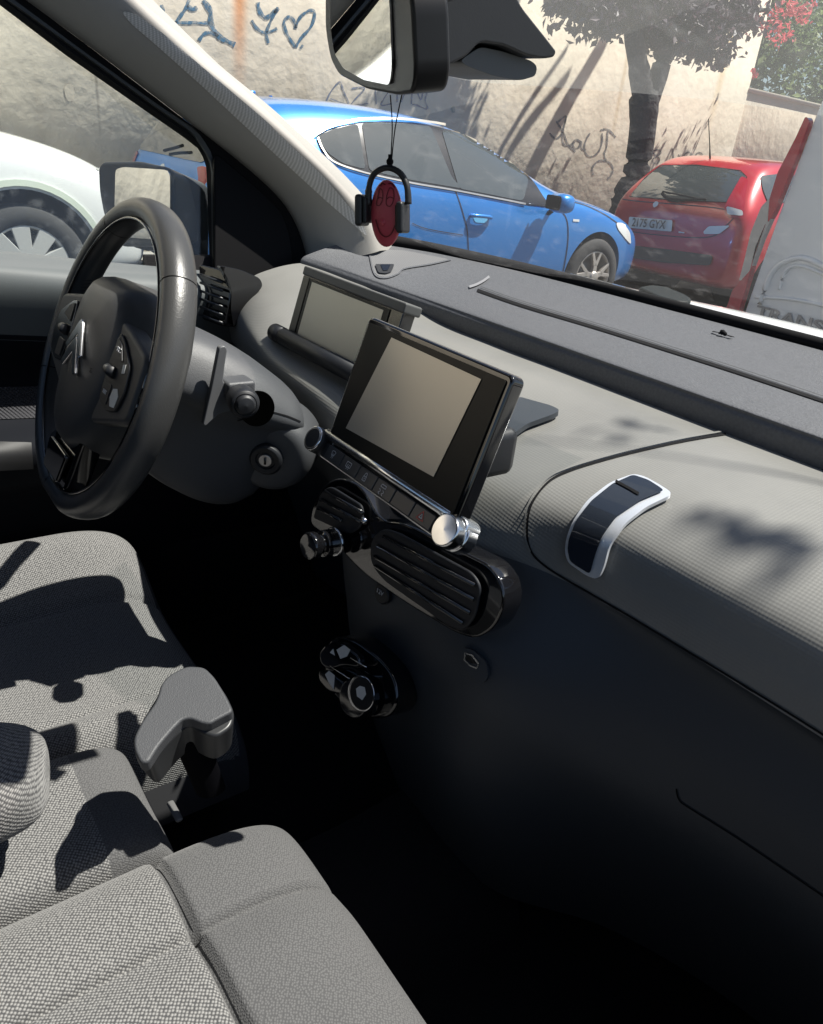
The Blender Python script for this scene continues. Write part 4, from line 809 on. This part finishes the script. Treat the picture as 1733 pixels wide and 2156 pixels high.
def leafmat(name, c, tr=.3):
    m = mat(name, c, .55); N = m.node_tree.nodes; L = m.node_tree.links; t = N.new('ShaderNodeBsdfTranslucent'); t.inputs[0].default_value = (*[min(1, x*1.6) for x in c], 1); mx = N.new('ShaderNodeMixShader'); mx.inputs[0].default_value = tr
    L.new(N['Principled BSDF'].outputs[0], mx.inputs[1]); L.new(t.outputs[0], mx.inputs[2]); L.new(mx.outputs[0], N['Material Output'].inputs[0]); return m
bark = mat('bark', (.022, .021, .023), .9, bump=1, bscale=14, bd=.03)
TX = -5.68
tr = thing('plum_tree', 'dark leaning forked street tree with purple leaves in front of the graffiti wall', 'tree', (TX, 8.05, 0))
def TP(a, b, x=TX): return at(a, b, 'x', x)
def trp(a, b, x=TX): return np.array(TP(a, b, x))
tube('trunk', [np.array([TX, 8.0, 0]), trp(1312, 440), trp(1335, 380), trp(1350, 300), trp(1356, 225), trp(1350, 175), trp(1338, 100), trp(1322, 0), trp(1310, -90)], [.17, .16, .15, .15, .16, .115, .10, .09, .08], bark, tr, res=40, n=14)
lb = tube('limb', [trp(1356, 240), trp(1374, 195), trp(1392, 140), trp(1405, 80), trp(1430, 0), trp(1470, -120)], [.11, .105, .10, .095, .085, .06], bark, tr, res=24)
for P_, r_ in (([(1340, 60), (1290, 20), (1230, -20), (1150, -70)], .05), ([(1405, 80), (1470, 60), (1540, 30), (1620, 20)], .05), ([(1330, 20), (1345, -60), (1380, -140)], .06), ([(1400, 110), (1360, 60), (1370, 0), (1400, -60)], .07)):
    tube('branch', [trp(a, b, TX+.02+.02*i) for i, (a, b) in enumerate(P_)], [r_, r_*.8, r_*.6, r_*.4], bark, tr, res=14, n=8)
pl1, pl2, pl3 = leafmat('purple_leaf', (.045, .028, .045), .2), leafmat('plum_leaf', (.10, .07, .085), .3), leafmat('red_leaf', (.42, .07, .09), .4)
for P_, r_ in (([(TX, 8.05, 2.7), (TX, 8.2, 3.5), (TX, 8.48, 4.4), (TX, 9.25, 5.7)], .11), ([(TX, 8.0, 2.9), (TX+.05, 8.0, 4.0), (TX+.05, 8.15, 4.7), (TX+.05, 8.85, 5.5)], .045), ([(TX, 7.95, 2.9), (TX-.05, 7.75, 4.0), (TX-.05, 8.0, 4.6), (TX-.05, 8.6, 5.4)], .03)):
    tube('branch', P_, [r_*1.1, r_, r_*.9, r_*.7], bark, tr, res=14, n=8)
def crown(name, parts_, parent, mats, size):
    for c, rad, n, k in parts_: leafmesh(name, c, rad, int(n*.8), size, mats, parent, clusters=k, hang=.4)
cr1 = [(tuple(trp(1260, 15, -5.72)), (.25, .7, .26), 1500, 36), (tuple(trp(1350, -10, -5.68)), (.35, .95, .32), 2200, 40), (tuple(trp(1420, 50, -5.68)), (.3, .65, .34), 2200, 36), (tuple(trp(1480, 85, -5.68)), (.25, .5, .25), 1100, 30), (tuple(trp(1530, 20, -5.68)), (.3, .75, .38), 1800, 36), (tuple(trp(1165, 15, -5.72)), (.12, .14, .28), 260, 14)]
cr1.append(((TX, 6.9, 4.9), (.35, .85, .75), 2600, 40))
crown('crown', cr1, tr, [pl1, pl2], .10)
for c, rad, n, k in [(tuple(trp(1620, 60, -6.0)), (.4, .5, .35), 240, 14), (tuple(trp(1680, 30, -6.0)), (.4, .5, .2), 220, 12), (tuple(trp(1590, 150, -6.0)), (.1, .15, .1), 24, 4)]: leafmesh('red_leaves', c, [r*.7 for r in rad], int(n*.6), .08, [pl3], tr, clusters=k)
bt = thing('bare_tree', 'slender forked street tree seen only as a reflection in the door mirror', 'tree', (-5.9, -3.2, 0))
tube('trunk', [(-5.9, -3.2, 0), (-5.9, -3.2, 1.0), (-5.92, -3.15, 1.6)], .09, bark, bt, res=8)
for dy, dx_ in ((-.5, 0), (.45, .1), (.05, .3)): tube('limb', [(-5.92, -3.16, 1.5), (-5.92+dx_*.4, -3.15+dy*.4, 2.3), (-5.92+dx_, -3.15+dy, 3.6)], [.07, .05, .03], bark, bt, res=8)
ob_ = thing('shadow_branch', 'unseen leafy twig added above the car to cast leaf shadows on the dash', 'branch', (2.2, 3.2, 3.6))  # added unseen branch, placed so its leaf shadows fall on the dash
for (px_, py_, rr_, n_) in ((1555, 1118, .030, 9), (1640, 1165, .020, 5), (1320, 900, .05, 4)):
    A_ = onto(px_, py_, T_pad, 0)+SUN*3.2
    leafmesh('leaf_cluster', tuple(A_), (rr_*1.6, rr_, rr_), n_, .05, [pl1], ob_, clusters=3)
tube('twig', [A_+Vector((-.05, -.1, 0)), A_+Vector((.35, .2, .1)), A_+Vector((1.2, 1.0, .5))], [.002, .004, .008], bark, ob_, res=8)
gl1, gl2 = leafmat('green_leaf', (.075, .115, .04), .35), leafmat('pale_leaf', (.17, .21, .09), .4)
for i, (y, z, r_, lab) in enumerate(((13.0, 3.3, 1.3, 'loose green bush above the low wall, nearest the purple tree'), (15.5, 3.2, 1.5, 'green bush over the low wall at the right edge'), (19., 3.6, 2.2, 'tall green shrub beyond the low wall, farthest of the greenery'))):
    t_ = thing('bush', lab, 'bush', (XW-1.6, y, 0), group='bushes behind the low wall')
    tube('stem', [(XW-1.6, y, 0), (XW-1.5, y+.1, z*.5), (XW-1.5, y, z)], [.1, .07, .03], bark, t_, res=8)
    leafmesh('foliage', (XW-1.5, y, z), (1.0, r_, 1.3), 4200, .13, [gl1, gl2], t_, clusters=70)
# ---------------------------------------------------------------- cars
def mirrorx(o, cx, name, parent):
    me = o.data.copy()
    for v in me.vertices: v.co.x = 2*cx-v.co.x
    n = bpy.data.objects.new(name, me); S.collection.objects.link(n)
    for m in o.modifiers:
        if m.type == 'SOLIDIFY': k = n.modifiers.new('solid', 'SOLIDIFY'); k.thickness = m.thickness; k.offset = 0
    return par(n, parent)
def carbody(name, cx, st, m, parent, wheels, wr=.35, sub=2):
    rows = []
    for y, zb, zt, zr, w_, r_ in st:
        h = zt-zb
        half = [(0, zb), (w_*.80, zb), (w_*.95, zb+.04), (w_*.985, zb+h*.28), (w_, zb+h*.60), (w_*.985, zb+h*.86), (w_*.945, zt), (w_*.945+(r_-w_*.945)*.5, zt+(zr-zt)*.55), (r_, zt+(zr-zt)*.90), (r_*.80, zt+(zr-zt)*.985), (0, zr)]
        rows.append([(cx+a, y, b) for a, b in half]+[(cx-a, y, b) for a, b in half[-2:0:-1]])
    n = len(rows[0]); vs = [p for r in rows for p in r]; fs = []
    for i in range(len(rows)-1):
        for j in range(n): fs.append((i*n+j, i*n+(j+1) % n, (i+1)*n+(j+1) % n, (i+1)*n+j))
    fs.append(tuple(range(n))); fs.append(tuple((len(rows)-1)*n+j for j in reversed(range(n))))
    o = mesh(name, vs, fs, m, parent, sub=sub); bpy.context.view_layer.update(); bake(o)
    cuts_ = []
    for (y, z) in wheels:
        c = cyl('cut', (cx-1.5, y, z), (1, 0, 0), [(wr, 0), (wr, 1.5-.35)], m, bevel=0, seg=48); cuts_.append(c)
        c = cyl('cut', (cx+.35, y, z), (1, 0, 0), [(wr, 0), (wr, 1.5)], m, bevel=0, seg=48); cuts_.append(c)
    for c in cuts_:
        b = o.modifiers.new('b', 'BOOLEAN'); b.object = c; b.operation = 'DIFFERENCE'; b.solver = 'EXACT'
    bpy.context.view_layer.update(); bake(o)
    for c in cuts_: bpy.data.objects.remove(c)
    for p_ in o.data.polygons: p_.use_smooth = True
    wn_ = o.modifiers.new('es', 'EDGE_SPLIT'); wn_.split_angle = math.radians(38)
    for (y, z) in wheels:
        for s in (-1, 1):
            cyl('arch_liner', (cx+s*.40, y, z), (s, 0, 0), [(wr*.2, 0), (wr+.004, .01), (wr+.004, .40)], ARCH, parent, seg=40, bevel=0, cap=False)
    return o
ARCH = mat('arch_liner', (.012, .012, .013), .9)
tyr = mat('tyre_rubber', (.03, .03, .031), .85, bump=.2, bscale=80)
alu = mat('alloy', (.50, .46, .42), .38, metal=.7); aluw = mat('hubcap_silver', (.55, .55, .53), .4, metal=.4)
def wheel(cx, y, z, s, r, parent, sp=5, m=None, style='y'):
    m = m or alu; x0 = cx
    t = cyl('wheel', (x0-s*.20, y, z), (s, 0, 0), [(r*.62, 0), (r*.93, .0), (r, .03), (r, .17), (r*.95, .20), (r*.70, .205), (r*.66, .19), (r*.66, .06), (.02, .05)], tyr, parent, seg=56, bevel=0, cap=False)
    o = Vector((x0+s*.0, y, z)); rr = r*.68
    cyl('rim', (x0-s*.03, y, z), (s, 0, 0), [(rr, 0), (rr+.004, .022), (rr-.008, .03), (rr-.016, .02), (rr-.03, -.05), (rr-.035, -.12)], m, t, seg=56, bevel=0, cap=False)
    cyl('brake_disc', (x0-s*.13, y, z), (s, 0, 0), [(rr*.75, 0), (rr*.75, .01), (.03, .012)], mat('disc_steel', (.2, .2, .2), .4, metal=.8) if 'disc_steel' not in MATS else MATS['disc_steel'], t, bevel=0)
    vs, fs = [], []
    for i in range(sp):
        a = 2*math.pi*i/sp+.3
        segs = [((.02, 0), (rr*.50, 0), .026, .020)]
        if style == 'y': segs += [((rr*.45, .005), (rr*.97, rr*.24), .020, .014), ((rr*.45, -.005), (rr*.97, -rr*.24), .020, .014)]
        else: segs = [((.03, 0), (rr*.97, 0), .030, .052)]
        for (r0, q0), (r1, q1), w0, w1 in segs:
            b = len(vs)
            for (rr_, qq, ww) in ((r0, q0, w0), (r1, q1, w1)):
                for e in (-1, 1):
                    for dpt in (0, -.03):
                        yy = rr_*math.cos(a)-(qq+e*ww)*math.sin(a); zz = rr_*math.sin(a)+(qq+e*ww)*math.cos(a); vs.append((x0+s*(.012+dpt-.02*(1-abs(rr_-rr)/rr)*.6), y+yy, z+zz))
            fs += [(b, b+2, b+6, b+4), (b, b+4, b+5, b+1), (b+2, b+3, b+7, b+6), (b+1, b+5, b+7, b+3), (b+4, b+6, b+7, b+5)]
    mesh('spokes', vs, fs, m, t, smooth=False, bevel=.004)
    cyl('hub_cap', (x0-s*.01, y, z), (s, 0, 0), [(.055, 0), (.050, .03), (.03, .034), (.001, .036)], m, t, seg=24, bevel=0); return t
cgl = mat('car_glass', (.035, .042, .045), .03, coat=1, spec=.8); cgl2 = mat('car_glass_lit', (.06, .07, .07), .02, coat=1, spec=1)  # second glass is a paler copy, bright haze put into its colour
trm = mat('window_trim_chrome', (.62, .60, .56), .3, metal=.8); lamp_r = mat('tail_lamp_red', (.40, .012, .03), .12, coat=1); lamp_c = mat('lamp_clear', (.62, .63, .62), .12, coat=1)
blue = mat('blue_metallic', (.028, .22, .62), .28, metal=.4, coat=1); red = mat('red_metallic', (.46, .018, .028), .3, metal=.2, coat=1)
# blue hatchback
BX = -5.06
bc = thing('parked_car', 'bright blue metallic hatchback parked along the graffiti wall', 'car', (BX, 4.2, 0), group='cars parked along the wall')
stB = [(1.97, .40, .80, .88, .66, .45), (2.00, .30, .93, 1.00, .78, .56), (2.14, .24, .99, 1.20, .86, .60), (2.32, .21, 1.02, 1.37, .895, .58), (2.5, .20, 1.03, 1.425, .91, .58), (3.0, .19, 1.02, 1.455, .91, .59), (3.5, .19, 1.00, 1.455, .91, .59), (4.0, .19, .975, 1.41, .91, .59), (4.4, .19, .955, 1.30, .91, .60), (4.75, .19, .945, 1.15, .91, .62), (5.0, .19, .94, 1.03, .91, .68), (5.2, .19, .93, .985, .91, .66), (5.6, .20, .88, .93, .90, .62), (5.95, .22, .80, .85, .88, .58), (6.2, .24, .68, .74, .80, .52), (6.33, .30, .58, .63, .66, .42), (6.36, .40, .52, .55, .5, .3)]
bb = carbody('car_body', BX, stB, blue, bc, [(2.82, .34), (5.53, .34)], .37)
for y in (2.82, 5.53):
    for s in (-1, 1): wheel(BX+s*.90, y, .325, s, .325, bc)
T_b = bvh(bb)
wq = [(668, 288), (700, 274), (752, 262), (768, 358), (720, 345), (690, 325), (675, 305)]
wr_ = [(760, 260), (830, 262), (905, 268), (950, 375), (972, 398), (865, 380), (776, 360)]
wf_ = [(928, 275), (975, 285), (1020, 305), (1065, 335), (1112, 378), (1100, 424), (1040, 412), (965, 398)]
B2 = []
B2.append(stamp('side_window', [(662, 285), (700, 268), (760, 257), (840, 258), (915, 267), (975, 282), (1030, 305), (1075, 335), (1122, 382), (1150, 425), (1170, 438), (1105, 430), (1040, 418), (960, 402), (865, 386), (765, 364), (705, 345), (680, 322)], T_b, .007, mat('pillar_black', (.02, .02, .022), .25, coat=.5), bc, r=14, step=7))
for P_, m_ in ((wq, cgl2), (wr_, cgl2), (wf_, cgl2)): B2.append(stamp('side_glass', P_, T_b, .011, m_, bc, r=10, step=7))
B2.append(stroke('chrome_strip', [(664, 286), (700, 268), (760, 256), (840, 256), (915, 265), (975, 280), (1030, 303), (1075, 332), (1120, 376)], 4.5, T_b, .026, trm, bc, res=50)); B2.append(stroke('chrome_strip', [(668, 292), (680, 318), (702, 342), (765, 364), (865, 386), (960, 402), (1105, 430)], 3.2, T_b, .013, trm, bc, res=40))
shutm = mat('shut_line', (.01, .02, .05), .7)
B2.append(stroke('door_seam', [(950, 385), (962, 410), (975, 450), (984, 490), (986, 560), (975, 580)], 2, T_b, .003, shutm, bc, res=30))
B2.append(stroke('door_seam', [(1158, 430), (1190, 455), (1196, 500), (1188, 560), (1180, 590)], 2, T_b, .003, shutm, bc, res=30))
B2.append(stroke('bonnet_seam', [(1175, 420), (1225, 430), (1270, 450), (1300, 470)], 2, T_b, .003, shutm, bc, res=20))
B2.append(stroke('side_line', [(868, 470), (900, 482), (975, 495)], 2, T_b, .003, shutm, bc, res=20))  # thin dark line along the body side
hdl = T_b.ray_cast(CP, ray(1010, 455).normalized())[0]
B2.append(tube('door_handle', [hdl+Vector((.01, -.10, .0)), hdl+Vector((.035, -.06, .005)), hdl+Vector((.035, .07, 0)), hdl+Vector((.01, .11, -.01))], .014, blue, bc, res=16)); B2.append(stamp('handle_cup', [(995, 456), (1028, 460), (1024, 470), (1000, 468)], T_b, .003, mat('cup_blue', (.12, .42, .72), .2, coat=1), bc, r=5, step=5))
B2.append(stamp('headlight', [(1296, 468), (1312, 470), (1326, 490), (1328, 515), (1318, 505), (1300, 482)], T_b, .006, lamp_c, bc, r=6, step=6))
B2.append(stamp('badge', [(1206, 461), (1219, 462), (1219, 467), (1206, 466)], T_b, .005, lamp_c, bc, step=5))
B2.append(stamp('rear_side_lamp', [(416, 352), (432, 350), (434, 384), (420, 382)], T_b, .006, lamp_r, bc, r=5, step=6))
for o in B2:
    if o and o.name.split('.')[0] not in ('side_line', 'badge', 'handle_cup'): mirrorx(o, BX, o.name.split('.')[0], bc)
# rear of blue car
def reary(T, x, z): 
    h = T.ray_cast(Vector((x, -2, z)), Vector((0, 1, 0))); return h[0]
def rstamp(name, P, T, off, m, parent, r=0, step=.06, solid=0):
    if r: P = [(p.x, p.y) for p in roundpoly([(p[0], p[1], 0) for p in P], r)]
    v, f = subdiv2d(P, step); Q = []
    for x, z in v:
        h = T.ray_cast(Vector((x, -3, z)), Vector((0, 1, 0))); Q.append(h[0]+h[1]*off if h[0] else None)
    f = [q for q in f if all(Q[i] is not None for i in q)]; used = sorted({i for q in f for i in q}); mp_ = {i: j for j, i in enumerate(used)}
    if not f: print('rstamp empty', name); return
    NOFIX.add(name); return mesh(name, [Q[i] for i in used], [tuple(mp_[i] for i in q) for q in f], m, parent, solid=solid)
rstamp('rear_window', [(BX-.52, 1.34), (BX+.52, 1.34), (BX+.64, 1.06), (BX+.6, 1.00), (BX-.6, 1.00), (BX-.64, 1.06)], T_b, .005, cgl, bc, r=.05)
for s in (-1, 1): rstamp('tail_lamp', [(BX+s*.60, .98), (BX+s*.84, .98), (BX+s*.84, .78), (BX+s*.62, .84)], T_b, .006, lamp_r, bc, r=.03)
ov = reary(T_b, BX, .90)
if ov: cyl('badge_oval', ov, (0, -1, .2), [(.05, 0), (.045, .008), (.001, .01)], lamp_c, bc)
wv = reary(T_b, BX, 1.03)
if wv: tube('rear_wiper', [wv+Vector((0, -.03, 0)), wv+Vector((.12, -.02, .02)), wv+Vector((.30, -.015, .05))], .010, seal_m, bc, res=6)
prism('roof_spoiler', [(BX-.56, 2.42, 1.42), (BX+.56, 2.42, 1.42), (BX+.52, 2.10, 1.37), (BX-.52, 2.10, 1.37)], (0, 0, 1), .025, blue, bc, r=.06, bevel=.01)
sf = at(585, 208, 'x', BX+.1); prism('roof_antenna', [sf+Vector((0, -.08, -.11)), sf+Vector((0, .12, -.10)), sf+Vector((0, .0, -.03)), sf+Vector((0, -.07, .02))], (1, 0, 0), .03, blue, bc, r=.01, bevel=.008)
def dmirror(cx, s, y, z, m, parent, glassm):
    c = Vector((cx, y, z)); G_ = []
    for i in range(11):
        th = math.pi*i/10; G_.append([c+Vector((s*(.03+.10*ssgn(math.cos(p_), .7)*abs(math.sin(th))**.6), -.09*ssgn(math.cos(th), .8), .075*ssgn(math.sin(p_), .7)*abs(math.sin(th))**.6)) for p_ in [2*math.pi*j/20 for j in range(20)]])
    o_ = grid('door_mirror', G_, m, parent, closev=True); tube('mirror_foot', [c+Vector((-s*.04, 0, -.05)), c+Vector((-s*.12, .03, -.09))], .02, blk_m, o_)
    prism('mirror_lens', [c+Vector((s*(-.05), -.092, -.05)), c+Vector((s*.11, -.092, -.05)), c+Vector((s*.11, -.092, .055)), c+Vector((s*(-.05), -.092, .055))], (0, -1, 0), .004, glassm, o_, r=.02)
dmirror(-4.05, 1, 4.82, .93, blue, bc, seal_m); dmirror(2*BX+4.05, -1, 4.82, .93, blue, bc, seal_m)
# white car behind it
WXc = -5.53
wc = thing('parked_car', 'white car parked behind the blue hatchback, only its front wing and wheel in view', 'car', (WXc, -.5, 0), group='cars parked along the wall')
stW = [(-2.6, .4, .85, .95, .65, .5), (-2.55, .3, 1.0, 1.2, .84, .6), (-2.2, .25, 1.05, 1.55, .9, .62), (-1.5, .22, 1.06, 1.62, .9, .62), (-.6, .22, 1.05, 1.62, .9, .62), (-.1, .22, 1.04, 1.45, .9, .64), (.35, .22, 1.04, 1.20, .9, .72), (.6, .22, 1.04, 1.12, .9, .70), (1.0, .22, 1.00, 1.07, .895, .68), (1.35, .24, .93, .99, .88, .66), (1.62, .26, .80, .87, .84, .60), (1.76, .3, .64, .70, .72, .52), (1.80, .4, .55, .6, .55, .4)]
wb_ = carbody('car_body', WXc, stW, wh_m, wc, [(-1.55, .36), (1.0, .36)], .42)
for y in (-1.55, 1.0):
    for s in (-1, 1): wheel(WXc+s*.88, y, .345, s, .345, wc, 9, aluw, 'x')
T_w = bvh(wb_)
o = stamp('headlight', [(198, 342), (206, 334), (222, 338), (236, 352), (214, 352), (206, 362), (200, 354)], T_w, .006, lamp_c, wc, r=4, step=5)
grn = mat('arch_trim', (.60, .66, .56), .35)
LL_ = [(x_, y_) for x_, y_ in [(1.0+.455*math.cos(a), .36+.455*math.sin(a)) for a in np.linspace(-.5, math.pi+.5, 30)]]
rows = []
for y_, z_ in LL_:
    r_ = []
    for k in (-.04, .035):
        yy = 1.0+(y_-1.0)*(1+k); zz = .36+(z_-.36)*(1+k); h = T_w.ray_cast(Vector((-2, yy, zz)), Vector((-1, 0, 0)))[0]; r_.append(h+Vector((.008, 0, 0)) if h else None)
    rows.append(r_)
rows = [r for r in rows if r[0] and r[1]]
if len(rows) > 3: grid('arch_trim', rows, grn, wc, solid=.01)
for s, X0, d in ((1, -2, -1),):
    v, f = subdiv2d(roundpoly([(-1.9, 1.10, 0), (-.05, 1.10, 0), (-.55, 1.50, 0), (-1.6, 1.52, 0)], .08) and [(p.x, p.y) for p in roundpoly([(-1.9, 1.10, 0), (-.05, 1.10, 0), (-.55, 1.50, 0), (-1.6, 1.52, 0)], .08)], .1)
    Q = [T_w.ray_cast(Vector((X0, a, b)), Vector((d, 0, 0)))[0] for a, b in v]
    if all(q is not None for q in Q): NOFIX.add('side_window'); ow = mesh('side_window', [q+Vector((.005, 0, 0)) for q in Q], f, cgl, wc); mirrorx(ow, WXc, 'side_window', wc)
# red hatchback
RX = -4.63; RY = 7.12
rc = thing('parked_car', 'small red hatchback seen from behind, parked ahead of the blue car', 'car', (RX, 9, 0), group='cars parked along the wall')
stR = [(7.16, .34, .66, .74, .64, .48), (7.13, .26, .84, .92, .78, .60), (7.22, .22, .95, 1.06, .835, .66), (7.36, .21, .99, 1.22, .85, .63), (7.52, .20, 1.01, 1.36, .86, .60), (7.70, .20, 1.015, 1.43, .865, .585), (8.2, .19, 1.01, 1.465, .87, .58), (8.8, .19, .99, 1.46, .87, .58), (9.4, .19, .97, 1.36, .87, .60), (9.8, .19, .95, 1.15, .87, .62), (10.1, .19, .92, 1.02, .86, .62), (10.6, .20, .84, .90, .84, .58), (11.0, .24, .66, .72, .72, .50), (11.15, .34, .52, .56, .5, .35)]
rb = carbody('car_body', RX, stR, red, rc, [(7.85, .32), (10.4, .32)], .35)
for y in (7.85, 10.4):
    for s in (-1, 1): wheel(RX+s*.86, y, .305, s, .305, rc, 7, aluw, 'x')
T_r = bvh(rb)
rdk = mat('red_bumper_strip', (.05, .05, .052), .6, bump=.2, bscale=60)
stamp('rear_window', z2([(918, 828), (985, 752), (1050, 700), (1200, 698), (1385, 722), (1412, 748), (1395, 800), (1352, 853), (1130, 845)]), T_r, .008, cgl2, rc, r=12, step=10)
stroke('window_rubber', z2([(918, 828), (985, 752), (1050, 700), (1200, 698), (1385, 722), (1412, 748), (1395, 800), (1352, 853), (1130, 845)]), 2, T_r, .010, seal_m, rc, closed=True)
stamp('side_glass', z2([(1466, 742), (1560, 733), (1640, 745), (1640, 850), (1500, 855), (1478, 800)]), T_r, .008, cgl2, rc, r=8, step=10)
stamp('bumper_strip', z2([(905, 1030), (1080, 1050), (1272, 1075), (1262, 1118), (1060, 1105), (905, 1082)]), T_r, .012, rdk, rc, r=8, step=8, solid=.01)
plate_m = mat('plate_white', (.62, .64, .62), .4); plt = stamp('number_plate', z2([(922, 912), (1105, 927), (1100, 975), (917, 958)]), T_r, .022, plate_m, rc, r=3, step=30)
pa = [onto(*z2([q])[0], T_r, .022) for q in ((922, 935), (1103, 951))]
if all(pa):
    uu = (pa[1]-pa[0]); uu.z *= 1; vv = Vector((0, .0, 1)); uu.normalize(); vv = (vv-uu*vv.dot(uu)).normalized(); nn = uu.cross(vv)
    if nn.y > 0: nn = -nn
    text('plate_text', '2175 GYX', (pa[0]+pa[1])/2+Vector((0, -.03, .0)), uu, vv, .115, mat('plate_ink', (.03, .03, .03), .5), rc, bold=.002, sx=.86)
stamp('tail_lamp', z2([(1330, 850), (1390, 745), (1418, 760), (1405, 830), (1398, 925), (1330, 915), (1318, 885)]), T_r, .014, lamp_r, rc, r=6, step=6)
stamp('tail_lamp_clear', z2([(1328, 872), (1395, 890), (1396, 912), (1334, 905)]), T_r, .020, lamp_c, rc, r=5, step=6)
stamp('reversing_lamp', z2([(1232, 975), (1255, 952), (1345, 950), (1300, 985), (1236, 985)]), T_r, .014, lamp_c, rc, r=5, step=6)
wq_ = onto(*z2([(1245, 846)])[0], T_r, .03); wq2 = onto(*z2([(1060, 822)])[0], T_r, .03); wq3 = onto(*z2([(1105, 846)])[0], T_r, .03)
if wq_ and wq2 and wq3: tube('rear_wiper', [wq_, wq3, wq2], [.010, .022, .016], seal_m, rc, res=10); tube('wiper_blade', [wq2+Vector((0, 0, .02)), wq_+Vector((0, 0, -.01))], .008, seal_m, rc)
stroke('tailgate_seam', z2([(880, 830), (930, 845), (1330, 885), (1315, 960), (1235, 1000), (1000, 985), (880, 965)]), 2, T_r, .004, shutm, rc, res=50)
stamp('lion_badge', z2([(1018, 862), (1030, 848), (1044, 852), (1040, 866), (1024, 876)]), T_r, .014, lamp_c, rc, r=3, step=4); stamp('side_badge', z2([(1128, 974), (1152, 977), (1152, 982), (1128, 980)]), T_r, .012, lamp_c, rc, step=6)
an = onto(*z2([(1257, 668)])[0], T_r, 0) or Vector((-4.7, 7.8, 1.46)); tube('roof_aerial', [an, an+Vector((-.02, -.03, .12)), an+Vector((-.05, -.12, .36))], [.010, .005, .004], seal_m, rc)
# white van
vn_m = mat('van_white', (.66, .67, .68), .3, coat=.8, noise=.05, nscale=2)
vx0, vx1, vy = -1.075, .98, 2.78
vn = thing('parked_van', 'white panel van parked directly ahead at the right edge, seen from behind', 'van', (0, 5, 0))
sec = lambda y, i=0: [(vx0+.02+i, y, .42), (vx0+i, y, .60), (vx0+.0+i, y, 1.0), (vx0+.055+i, y, 1.35), (vx0+.11+i, y, 1.75), (vx0+.17+i, y, 2.25), (vx0+.28+i, y, 2.36), (vx1-.24-i, y, 2.36), (vx1-.12-i, y, 2.25), (vx1-.07-i, y, 1.75), (vx1-.02-i, y, 1.35), (vx1-i, y, 1.0), (vx1-i, y, .60), (vx1-.02-i, y, .42)]
rows = [sec(vy, .05), sec(vy+.02, .02), sec(vy+.06, 0), sec(vy+2.0), sec(vy+3.6), sec(vy+4.2, .05)]
n = len(rows[0]); vs = [p for r in rows for p in r]; fs = [(i*n+j, i*n+(j+1) % n, (i+1)*n+(j+1) % n, (i+1)*n+j) for i in range(len(rows)-1) for j in range(n)]+[tuple(range(n)), tuple((len(rows)-1)*n+j for j in reversed(range(n)))]
vb_ = mesh('van_body', vs, fs, vn_m, vn, smooth=True, bevel=.02, seg=3)
def VB(a, b, d=0): return at(a, b, 'y', vy-d)
for s in (-1, 1):
    for y in (vy+.95, vy+3.4): wheel((vx0+vx1)/2+s*.98, y, .34, s, .34, vn, 6, aluw, 'x')
lampP = [((1708, 250), (1716, 262), (1690, 330), (1652, 420), (1632, 462), (1626, 430), (1640, 385), (1668, 320), (1688, 280)), ]
L1 = prism('tail_lamp', [VB(a, b, .012) for a, b in ((1706, 246), (1714, 256), (1688, 326), (1640, 446), (1626, 470), (1630, 420), (1647, 365), (1686, 290))], (0, -1, 0), .03, lamp_r, vn, r=.01, bevel=.008, seg=3)
prism('tail_lamp_clear', [VB(a, b, .012) for a, b in ((1612, 436), (1634, 414), (1636, 450), (1612, 505), (1586, 576), (1565, 592), (1577, 545), (1590, 490))], (0, -1, 0), .028, mat('lamp_smoke', (.42, .40, .38), .15, coat=1), vn, r=.01, bevel=.006, seg=3)
prism('tail_lamp', [VB(a, b, .012) for a, b in ((1622, 470), (1600, 520), (1590, 570), (1562, 665), (1532, 668), (1552, 610), (1568, 592), (1588, 570), (1606, 512))], (0, -1, 0), .03, lamp_r, vn, r=.008, bevel=.006, seg=3)
prism('rear_door', [VB(1568, 668, .012), Vector((-.05, vy-.012, .66)), Vector((-.05, vy-.012, 2.1)), Vector((vx0+.26, vy-.012, 2.1)), VB(1733, 215, .012), VB(1645, 450, .012)], (0, -1, 0), .014, vn_m, vn, r=.03, bevel=.008, seg=3)
prism('rear_door', [(-.03, vy-.012, .66), (.86, vy-.012, .66), (.84, vy-.012, 1.2), (.76, vy-.012, 2.1), (-.03, vy-.012, 2.1)], (0, -1, 0), .012, vn_m, vn, r=.05, bevel=.008, seg=3)
prism('rear_bumper', [(vx0-.01, vy-.01, .36), (vx1+.01, vy-.01, .36), (vx1+.01, vy-.01, .56), (vx0-.01, vy-.01, .56)], (0, -1, 0), .10, blk_m, vn, bevel=.02)
def vline(P, w=.006, d=.030): return tube('door_pressing', [VB(a, b, d) for a, b in P], w, vn_m, vn, n=8, res=24)
vline([(1600, 640), (1625, 575), (1660, 548), (1700, 545), (1760, 575)], .010); vline([(1640, 610), (1655, 570), (1690, 560), (1760, 590)], .006); vline([(1590, 625), (1680, 632), (1780, 655)], .006)
tp = VB(1592, 655, .030); text('van_lettering', 'TRANSIT', tp, (1, 0, 0), (0, 0, 1), .055, mat('van_letters', (.30, .30, .31), .4, metal=.5), vn, align='LEFT', bold=.0012, ext=.002, sx=1.5)
NOFIX.clear()
